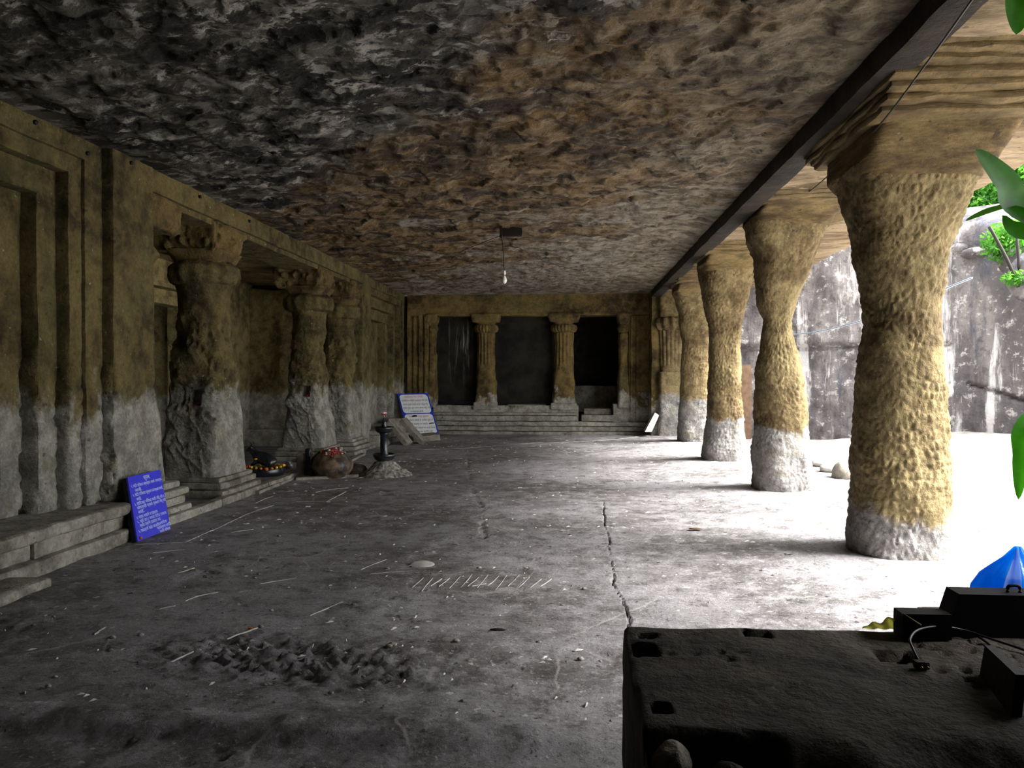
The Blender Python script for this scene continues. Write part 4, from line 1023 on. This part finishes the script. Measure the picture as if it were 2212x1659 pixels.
T2 = [('भाविकांना नम्र विनंती', .20, .80, .085, 'letterred'), ('भाविकांना विनंती करण्यात येते की,', .08, .93, .175, 'letterblack'), ('कृपया गुंफा मध्ये नारळ फोडू नये,', .10, .90, .265, 'letterblack'), ('तसेच दूध, तूप यांचा वापर करू नये', .07, .94, .350, 'letterblack'), ('व सहकार्य करावे.', .28, .70, .435, 'letterblack'),
      ('भक्तो से नम्र सूचना', .18, .82, .555, 'letterred'), ('भाविकांसे विनंती है, पवित्र गुंफा मे', .07, .92, .645, 'letterblack'), ('दर्शन के उपरान्त या भाविक', .04, .72, .735, 'letterblack'), ('दूध, तूप जैसे पदार्थ का वापर करना', .06, .93, .825, 'letterblack'), ('मना है, कृपया सहयोग करे.', .16, .82, .915, 'letterblack')]
for (tx, x0, x1, yy, mm) in T2:
    text_mesh('lettering', tx, .062, M[mm], ws, TLv, ux, uy, x0*w_+shx*yy, -(yy+.02)*h_, width=(x1-x0)*w_, lift=.007)
for (x0, x1, yy) in ((.28, .45, .555), (.76, .95, .735)):
    a = TLv+ux*(x0*w_+shx*yy)+uy*(-(yy)*h_)+n_*.008; b = TLv+ux*(x1*w_+shx*yy)+uy*(-(yy-.01)*h_)+n_*.008
    tube('crossed_out_word', [a, (a+b)/2+uy*.006, b], .022 if x0 < .5 else .014, M['marker'], ws, n=8, k=4, rf=lambda t: .4+.6*math.sin(math.pi*t))

# ------------------------------------------------------------------ lamp pillar on its mound
lc = at_z(834, 1026, 0)
LX, LY = lc[0], lc[1]-.0
def mound(p, T): return .05*fbm(p, 5, 4, 3)+.03*fbm(p, 14, 3, 5)
mo = loft('cement_mound', [(-.05, LX, LY, .42, .42, 2), (.03, LX, LY, .37, .37, 2), (.10, LX-.02, LY, .24, .24, 2), (.20, LX-.02, LY, .15, .15, 2), (.235, LX-.02, LY, .06, .06, 2)], M['cement'], None, nth=120, nz=50, disp=mound)
tag(mo, 'crumbly pale cement mound under the black lamp pillar', 'mound')
LX -= .03
lp = thing('lamp_pillar', 'black stone lamp pillar with two dishes on a cement mound', 'lamp', (LX, LY, .2))
z0 = .20
LZ = .84
lz = lambda pr: [(a_, b_*LZ) for a_, b_ in pr]
lathe('base_dish', lz([(.06, 0), (.10, .02), (.14, .05), (.165, .10), (.17, .145), (.155, .15), (.14, .115), (.05, .10)]), (LX, LY, z0), M['blackstone'], lp, 40)
lathe('column', lz([(.072, .09), (.072, .14), (.060, .16), (.058, .48), (.070, .50), (.070, .52)]), (LX, LY, z0), M['blackstone'], lp, 32)
lathe('upper_dish', lz([(.06, .51), (.10, .53), (.125, .56), (.138, .60), (.140, .63), (.128, .635), (.115, .61), (.04, .60)]), (LX, LY, z0), M['blackstone'], lp, 40)
lathe('finial', lz([(.045, .60), (.048, .65), (.030, .68), (.038, .70), (.024, .73), (.014, .76), (.010, .79), (.002, .80)]), (LX, LY, z0), M['blackstone'], lp, 24)
lathe('brass_tip', lz([(.006, .79), (.012, .80), (.006, .82), (.008, .84), (.002, .85)]), (LX, LY, z0), M['brass'], lp, 12)
fl_ = thing('flower_offering', 'pink and white flower offering on the tip of the lamp pillar', 'flower', (LX, LY, z0+.84*LZ))
for k in range(9):
    a = k*2*math.pi/9; boulder('petal', (LX+.022*math.cos(a), LY+.022*math.sin(a), z0+.862*LZ+.01*(k % 2)), (.024, .024, .016), M['whitep'] if k % 2 else M['pink'], 80+k, fl_, n=10)
boulder('petal', (LX, LY, z0+.885*LZ), (.018, .018, .014), M['whitep'], 91, fl_, n=12)
# side lump beside the mound
sl = boulder('mound_lump', (LX-.42, LY-.02, .05), (.16, .14, .12), M['block'], 44, n=36); tag(sl, 'dark rough lump left of the cement mound', 'rock')
# flat slabs behind the lamp
def slab(label, c, size, rot, mat, seed):
    L_, W2, T2_ = size
    p, f = box_grid((-L_/2, L_/2), (-W2/2, W2/2), (-T2_/2, T2_/2), .04)
    p = p + .012*vecn(p+seed, 5, seed)
    R_ = np.array(Matrix.Rotation(rot[2], 3, 'Z') @ Matrix.Rotation(rot[1], 3, 'Y') @ Matrix.Rotation(rot[0], 3, 'X'))
    o = mesh_obj('stone_slab', p @ R_.T+np.array(c), f, mat, None); tag(o, label, 'slab'); return o
q = at_z(868, 962); slab('leaning grey stone slab directly behind the lamp pillar', (q[0]-.10, q[1]+.2, .26), (.66, .34, .10), (0, math.radians(48), math.radians(-8)), M['slab'], 3)
q = at_z(880, 960); slab('second grey slab leaning right of the lamp pillar, beside a dark gap', (q[0]+.05, q[1]+.35, .27), (.70, .30, .10), (0, math.radians(46), math.radians(-8)), M['slab'], 7)
q = at_z(893, 955); slab('flat grey slab lying before the white notice board', (q[0]+.15, q[1]+.5, .07), (.62, .8, .13), (0, math.radians(-4), math.radians(20)), M['slab'], 9)
q = at_z(862, 948); slab('upright moulded stone fragment left of the white notice board', (q[0]-.15, q[1]+.4, .24), (.38, .5, .46), (0, math.radians(4), math.radians(12)), M['slab'], 12)
# leaning white slab at the far right corner
q = at_z(1405, 935); V = []
a = at_y(1393, 933, 18.7); b = at_y(1408, 933, 18.7); c = at_y(1424, 897, 18.95); d = at_y(1415, 891, 18.95)
V = [a, b, c, d]+[(x_, y_+.35, z_) for x_, y_, z_ in (a, b, c, d)]
o = mesh_obj('stone_slab', V, [(0, 1, 2, 3), (7, 6, 5, 4), (0, 4, 5, 1), (1, 5, 6, 2), (2, 6, 7, 3), (3, 7, 4, 0)], M['slabw'], None, smooth=False)
tag(o, 'narrow white slab tilted against the fluted pillar in the far right corner', 'slab')

# ------------------------------------------------------------------ shrine stones
q = at_z(712, 1033); SX, SY = q[0], q[1]+.16
st_ = boulder('sacred_boulder', (SX, SY, .17), (.28, .27, .25), M['boulder'], 17, amp=.16, n=80); tag(st_, 'oil-dark rounded brown boulder topped with red petals', 'boulder')
def on_boulder(dx, dy, k=1.02): return SZ(dx, dy)
PR = np.random.RandomState(3)
# petals scattered on the boulder top, one object each
bm_v = np.array([v.co for v in st_.data.vertices])
def top_at(x_, y_):
    d = np.hypot(bm_v[:, 0]-x_, bm_v[:, 1]-y_); m = bm_v[:, 2] > .15
    d = np.where(m, d, 9); return bm_v[np.argmin(d), 2]
fb = thing('petal_heap', 'scattered red and pink petals on top of the brown boulder', 'flower', (SX, SY, .4))
for k in range(46):
    a = PR.uniform(0, 6.28); r = .20*math.sqrt(PR.uniform(0, 1)); x_, y_ = SX+r*math.cos(a), SY-.02+r*math.sin(a)*.9
    boulder('petal', (x_, y_, top_at(x_, y_)+.008), (PR.uniform(.012, .022), PR.uniform(.010, .02), .010), M[['red', 'red', 'pink', 'orange', 'whitep'][PR.randint(5)]], 100+k, fb, n=8)
# dark curved stone behind/left of the boulder (broken arch)
ar = tube('carved_arch', [(SX-.30, SY+.02, -.02), (SX-.33, SY, .14), (SX-.29, SY+.02, .27), (SX-.20, SY+.06, .36)], .045, M['blackstone'], None, n=12, k=6, rf=lambda t: 1.1-.5*t)
tag(ar, 'dark curved stone arch fragment hugging the left of the boulder', 'stone')
q = at_z(640, 1005)
bk = rbox('stone_stub', (SX-.62, SX-.50), (SY+.15, SY+.3), (-.02, .33), M['slab'], None, res=.03, r=.03, amp=.03); tag(bk, 'pale square stone stub between the bull statue and the boulder', 'stone')
bk2 = rbox('stone_stub', (SX-.47, SX-.38), (SY+.10, SY+.22), (-.02, .40), M['blackstone'], None, res=.03, r=.03, amp=.02); tag(bk2, 'narrow black upright stone left of the arch fragment', 'stone')
# low kerb slabs around the pit of the boulder
for k, (ua, va, ub, vb, lab) in enumerate(((560, 1067, 636, 1036, 'worn kerb stone in front of the bull statue'), (640, 1038, 775, 1030, 'long flat kerb stone in front of the brown boulder'), (755, 1000, 790, 982, 'short pale kerb stone right of the boulder, running to the pillar base'))):
    a = at_z(ua, va); b = at_z(ub, vb)
    d = Vector((b[0]-a[0], b[1]-a[1], 0)); L_ = d.length; ang = math.atan2(d.y, d.x)
    p, f = box_grid((0, L_), (0, .10), (-.03, .035), .03); p = p+.008*vecn(p+k*5, 5, k)
    R_ = np.array(Matrix.Rotation(ang, 3, 'Z'))
    tag(mesh_obj('kerb_stone', p @ R_.T+np.array(a), f, M['slab'], None), lab, 'kerb')
# bull statue with garlands on a low dark dais
q = at_z(574, 1019); NX, NY = q[0]+.02, q[1]+.05
NX, NY = at_y(574, 1000, 10.9)[0], 10.9
ds_ = lathe('dais', [(.25, 0), (.27, .04), (.26, .10), (.245, .13), (.02, .13)], (NX, NY, .05), M['blackstone'], None, 40); tag(ds_, 'round black stone dais ringed by a marigold garland', 'dais')
def body(name, pts, parent, mat, sub=2):
    me = bpy.data.meshes.new(name); V = []; E_ = []; Rr = []
    for chain in pts:
        base = None
        for i, (co, r, ref) in enumerate(chain):
            if ref is not None: base = ref; continue
            V.append(co); Rr.append(r)
            if base is not None: E_.append((base, len(V)-1))
            base = len(V)-1
    me.from_pydata(V, E_, []); o = bpy.data.objects.new(name, me); COL.objects.link(o)
    md = o.modifiers.new('skin', 'SKIN')
    if not me.skin_vertices: me.skin_vertices.new()
    for sv, r in zip(me.skin_vertices[0].data, Rr): sv.radius = (r, r)
    me.skin_vertices[0].data[0].use_root = True
    ss = o.modifiers.new('sub', 'SUBSURF'); ss.levels = sub; ss.render_levels = sub
    dg = bpy.context.evaluated_depsgraph_get(); m2 = bpy.data.meshes.new_from_object(o.evaluated_get(dg))
    bpy.data.objects.remove(o)
    m2.materials.clear(); m2.materials.append(mat); m2.polygons.foreach_set('use_smooth', [True]*len(m2.polygons))
    o = bpy.data.objects.new(name, m2); COL.objects.link(o)
    if parent: o.parent = parent; o.matrix_parent_inverse = parent_inv(parent)
    return o
nb = thing('bull_statue', 'small black seated bull statue on a garlanded dais', 'statue', (NX, NY, .18))
B = lambda x_, y_, z_: (NX+x_*1.2, NY+y_*1.2, .18+z_*1.15)
body('bull_body', [
    [(B(.10, 0, .085), .10, None), (B(.0, 0, .095), .10, None), (B(-.08, 0, .11), .085, None), (B(-.135, 0, .17), .048, None), (B(-.175, 0, .225), .036, None), (B(-.215, -.005, .215), .026, None), (B(-.245, -.005, .195), .020, None)],
    [(None, 0, 2), (B(-.085, .0, .185), .035, None)],
    [(None, 0, 4), (B(-.17, .045, .245), .008, None)], [(None, 0, 4), (B(-.17, -.045, .245), .008, None)],
    [(None, 0, 0), (B(.15, 0, .06), .05, None)],
    [(None, 0, 2), (B(-.12, -.05, .04), .026, None), (B(-.17, -.05, .018), .018, None)],
    [(None, 0, 0), (B(.08, -.07, .03), .035, None), (B(.02, -.09, .018), .02, None)]], nb, M['blackstone'])
tube('horn', [B(-.175, .02, .255), B(-.165, .04, .285), B(-.18, .045, .305)], .008, M['blackstone'], nb, n=8, k=4, rf=lambda t: 1-.7*t)
tube('horn', [B(-.175, -.02, .255), B(-.165, -.04, .285), B(-.18, -.045, .305)], .008, M['blackstone'], nb, n=8, k=4, rf=lambda t: 1-.7*t)
ga = thing('marigold_garland', 'orange and yellow marigold garland around the black dais', 'garland', (NX, NY, .15))
for k in range(22):
    a = 2*math.pi*k/22
    r = .262+.006*math.sin(k*3); big = 1.3 if k in (18,) else 1
    boulder('marigold', (NX+r*math.cos(a), NY+r*math.sin(a), .195-.03*abs(math.sin(a*1.5))+.004*(k % 3)), (.021*big, .021*big, .019*big), M['orange' if k % 3 else 'yellow'] if k % 2 else M['yellow' if k % 4 == 0 else 'orange'], 200+k, ga, amp=.3, n=12)
for k, (u, v, r, mm, lab) in enumerate(((568, 1021, .016, 'whitep', 'white petals fallen before the dais'), (549, 975, .016, 'yellow', 'yellow-green blossom by the head of the bull statue'))):
    q = at_z(u, v, .06) if k == 0 else B(-.09, -.08, .10)
    tag(boulder('blossom', (q[0], q[1], q[2]), (r*1.6, r, r*.8), M[mm], 300+k, n=12), lab, 'flower')
q = at_z(623, 1013, .055)
pt = thing('metal_pot', 'small round steel pot beside the garlanded dais', 'pot', (q[0], q[1], .055))
lathe('pot_body', [(.03, 0), (.06, .02), (.072, .05), (.062, .085), (.04, .10), (.045, .112), (.05, .116)], (q[0], q[1], .055), M['metal'], pt, 24)
# red offerings in the pillar niches
for (cyy, lab) in ((9.27, 'red petals in the square niche of the massive pillar'), (13.1, 'orange-red petals in the niche of the second vestibule pillar')):
    o = boulder('niche_offering', (-4.50, cyy-.335, 1.165), (.028, .03, .018), M['red'], 320+int(cyy), n=12); tag(o, lab, 'flower')

# ------------------------------------------------------------------ ceiling lamp and wires
hk = at_z(1082, 497, 3.58)
hb = thing('hanging_bulb', 'white bulb hanging on a black wire from the rock ceiling', 'lamp', (hk[0], hk[1], 3.55))
q0 = at_y(1088, 514, hk[1]); q1 = at_y(1089.5, 586, hk[1]); q2 = at_y(1089, 611, hk[1])
rbox('wooden_peg', (hk[0]-.02, hk[0]+.02), (hk[1]-.02, hk[1]+.02), (q0[2]+.0, 3.66), M['wood'], hb, res=.03, r=.006, amp=.003)
tube('flex', [(hk[0]+.01, hk[1], q0[2]+.02), (q0[0]-.01, hk[1], q0[2]-.15), (q1[0], hk[1], q1[2])], .006, M['wire'], hb, n=6, k=6)
Hh = q1[2]-q2[2]
lathe('socket', [(.012, 0), (.018, -.01), (.018, -.055), (.012, -.06)], (q1[0], hk[1], q1[2]+.01), M['bulb'], hb, 16)
lathe('band', [(.013, -.055), (.013, -.075)], (q1[0], hk[1], q1[2]+.01), M['orangeb'], hb, 16)
lathe('bulb', [(.012, -.07), (.018, -.085), (.034, -.125), (.036, -.145), (.028, -.17), (.012, -.185), (.001, -.188)], (q1[0], hk[1], q1[2]+.01), M['bulb'], hb, 24)
br = rbox('wooden_batten', (hk[0]-.02, hk[0]+.30), (hk[1]+.04, hk[1]+.12), (3.50, 3.62), M['wood'], None, res=.05, r=.01, amp=.006); tag(br, 'short dark wooden batten fixed to the ceiling beside the hanging bulb', 'batten')
w = tube('ceiling_wire', [(hk[0]+.01, hk[1], q0[2]+.03), at_y(1130, 540, hk[1]+1), at_y(1170, 562, hk[1]+2), at_y(1230, 580, hk[1]+4), at_y(1330, 600, 19.2)], .006, M['wire'], None, n=5, k=5); tag(w, 'thin dark wire sagging from the bulb peg towards the end wall', 'wire')
w = tube('ceiling_wire', [(hk[0]-.01, hk[1], q0[2]+.03), at_y(1040, 525, hk[1]+.6), at_y(990, 548, hk[1]+2.2), at_y(940, 590, hk[1]+5.5)], .005, M['wire'], None, n=5, k=5); tag(w, 'thin dark wire running left from the bulb peg across the ceiling', 'wire')
w = tube('overhead_cable', [at_y(2108, -12, 3.9), at_y(2010, 125, 4.6), at_y(1896, 275, 5.6), at_y(1800, 370, 7.2), at_y(1730, 425, 9.0), at_y(1652, 454, 9.6)], .0065, M['wire'], None, n=6, k=6); tag(w, 'long black cable sagging from the top right corner past the nearest capital', 'cable')
w = tube('outdoor_wire', [at_y(1700, 724, 16.0), at_y(1760, 717, 15.0), at_y(1820, 704, 13.5), at_y(1900, 680, 12.0), at_y(2100, 600, 10.0)], .012, M['wireblue'], None, n=6, k=6); tag(w, 'pale blue wire strung outside between the two nearest pillars', 'wire')

# ------------------------------------------------------------------ marks in and litter on the floor
def streak(pts, w, mat=None):
    P_ = [Vector(at_z(u, v, .0)) for u, v in pts]; P_ = smooth_pts(P_, 6) if len(P_) > 2 else [P_[0].lerp(P_[1], k/10) for k in range(11)]
    V = []; fl = []
    for i, p_ in enumerate(P_):
        d = (P_[min(i+1, len(P_)-1)]-P_[max(i-1, 0)]).normalized(); s = Vector((-d.y, d.x, 0))
        ww = w*(.5+.5*random.random())*(1 if 0 < i < len(P_)-1 else .3)
        j = Vector((random.uniform(-1, 1), random.uniform(-1, 1), 0))*w*.3
        zz = float(zfloor(p_.x))+.012*float(fbm(np.array([[p_.x, p_.y, 0]]), .9, 3, 1)[0])+.006*float(fbm(np.array([[p_.x, p_.y, 0]]), 7, 3, 4)[0])
        for a in (-1, -.4, .4, 1):
            q = p_+j+s*ww*a; V.append((q.x, q.y, zz+(.004 if abs(a) < .5 else -.003)))
    for i in range(len(P_)-1):
        for k in range(3): fl.append((i*4+k, i*4+k+1, (i+1)*4+k+1, (i+1)*4+k))
    return mesh_obj('floor_ridge', V, fl, mat or M['scratch'], floor)
for pts, w in (([(398, 1172), (470, 1140), (530, 1112), (592, 1090)], .012), ([(290, 1176), (340, 1174), (398, 1172)], .008), ([(330, 1194), (365, 1191), (400, 1188)], .012), ([(640, 1083), (700, 1083)], .012), ([(703, 1084), (725, 1073), (748, 1061)], .014), ([(682, 1063), (720, 1056), (752, 1054)], .012),
               ([(552, 1086), (570, 1078), (590, 1071)], .010), ([(915, 972), (1000, 968), (1090, 962), (1170, 956)], .018), ([(1180, 957), (1270, 953), (1350, 948), (1420, 940)], .016), ([(500, 1150), (520, 1146), (548, 1142)], .008), ([(385, 1240), (420, 1228)], .010), ([(380, 1310), (370, 1312), (345, 1318)], .010),
               ([(205, 1372), (215, 1364), (228, 1357)], .012), ([(780, 1230), (810, 1218), (835, 1208)], .007), ([(670, 1330), (740, 1300)], .005), ([(400, 1300), (430, 1288), (470, 1280)], .006), ([(800, 1240), (880, 1235), (900, 1240)], .005), ([(560, 1262), (640, 1248)], .005), ([(360, 1435), (430, 1405)], .005), ([(490, 1383), (560, 1355)], .006)):
    streak(pts, w)
# small spalled flakes and nicks that catch the light: far too many and small to pick apart
V = []; fl = []; R2 = np.random.RandomState(12)
for k in range(900):
    x_ = R2.uniform(-3.9, 1.9); y_ = 3.3+15.5*R2.uniform(0, 1)**1.5
    if not -3.9 < x_ < 2 or y_ < 3.3: continue
    L_ = R2.uniform(.006, .028)*(1+.06*y_); w_ = L_*R2.uniform(.12, .35); an = R2.normal(.5, .7)
    z_ = float(zfloor(x_))+.004; i = len(V); n_k = 6
    for j in range(n_k):
        a = 2*math.pi*j/n_k; rr = R2.uniform(.7, 1.2); dx, dy = L_*math.cos(a)*rr, w_*math.sin(a)*rr
        V.append((x_+dx*math.cos(an)-dy*math.sin(an), y_+dx*math.sin(an)+dy*math.cos(an), z_-.006))
    V.append((x_, y_, z_+.004)); fl += [(i+j, i+(j+1) % n_k, i+n_k) for j in range(n_k)]
mesh_obj('floor_flakes', V, fl, M['scratch'], floor, smooth=False)['kind'] = 'stuff'
# tally-like strokes scratched into the floor
for u0 in (905, 925, 945, 962, 985, 1010, 1025, 1045, 1068, 1085, 1112, 1135, 1160, 1182):
    a = (u0-14, 1277-random.randint(0, 12)); b = (u0+10, 1246+random.randint(-4, 6)); streak([a, b], .0014)
streak([(1020, 1268), (1050, 1262)], .004); streak([(1110, 1250), (1150, 1256)], .004)
q = at_z(912, 1219); o = boulder('floor_patch', (q[0], q[1], -.004), (.10, .11, .018), M['scratch'], 71, floor, n=28)
# pebbles
for k in range(60):
    u = random.uniform(60, 1300); v = random.uniform(1030, 1500)
    q = at_z(u, v)
    if q[0] < -3.9: continue
    r = random.uniform(.006, .016)
    o = boulder('pebble', (q[0], q[1], float(zfloor(q[0]))+.004), (r*1.4, r, r*.7), M['cement'] if k % 3 else M['slab'], 400+k, n=10)
    tag(o, 'tiny pale pebble lying loose on the hall floor', 'pebble', 'loose pebbles on the hall floor')
for k, (u, v, lab, mm) in enumerate(((1075, 1360, 'small dark chip of wood lying alone on the near floor', 'wood'), (541, 1357, 'tiny orange petal lying on the near floor', 'orange'), (1503, 1142, 'small brown leaf on the floor before the nearest pillar', 'wood2'))):
    q = at_z(u, v, .03 if u > 1400 else .005); o = boulder('chip' if k == 0 else ('petal_on_floor' if k == 1 else 'dry_leaf'), q, ((.05, .012, .008), (.014, .01, .004), (.07, .04, .006))[k], M[mm], 500+k, n=12); tag(o, lab, ('wood chip', 'petal', 'leaf')[k])
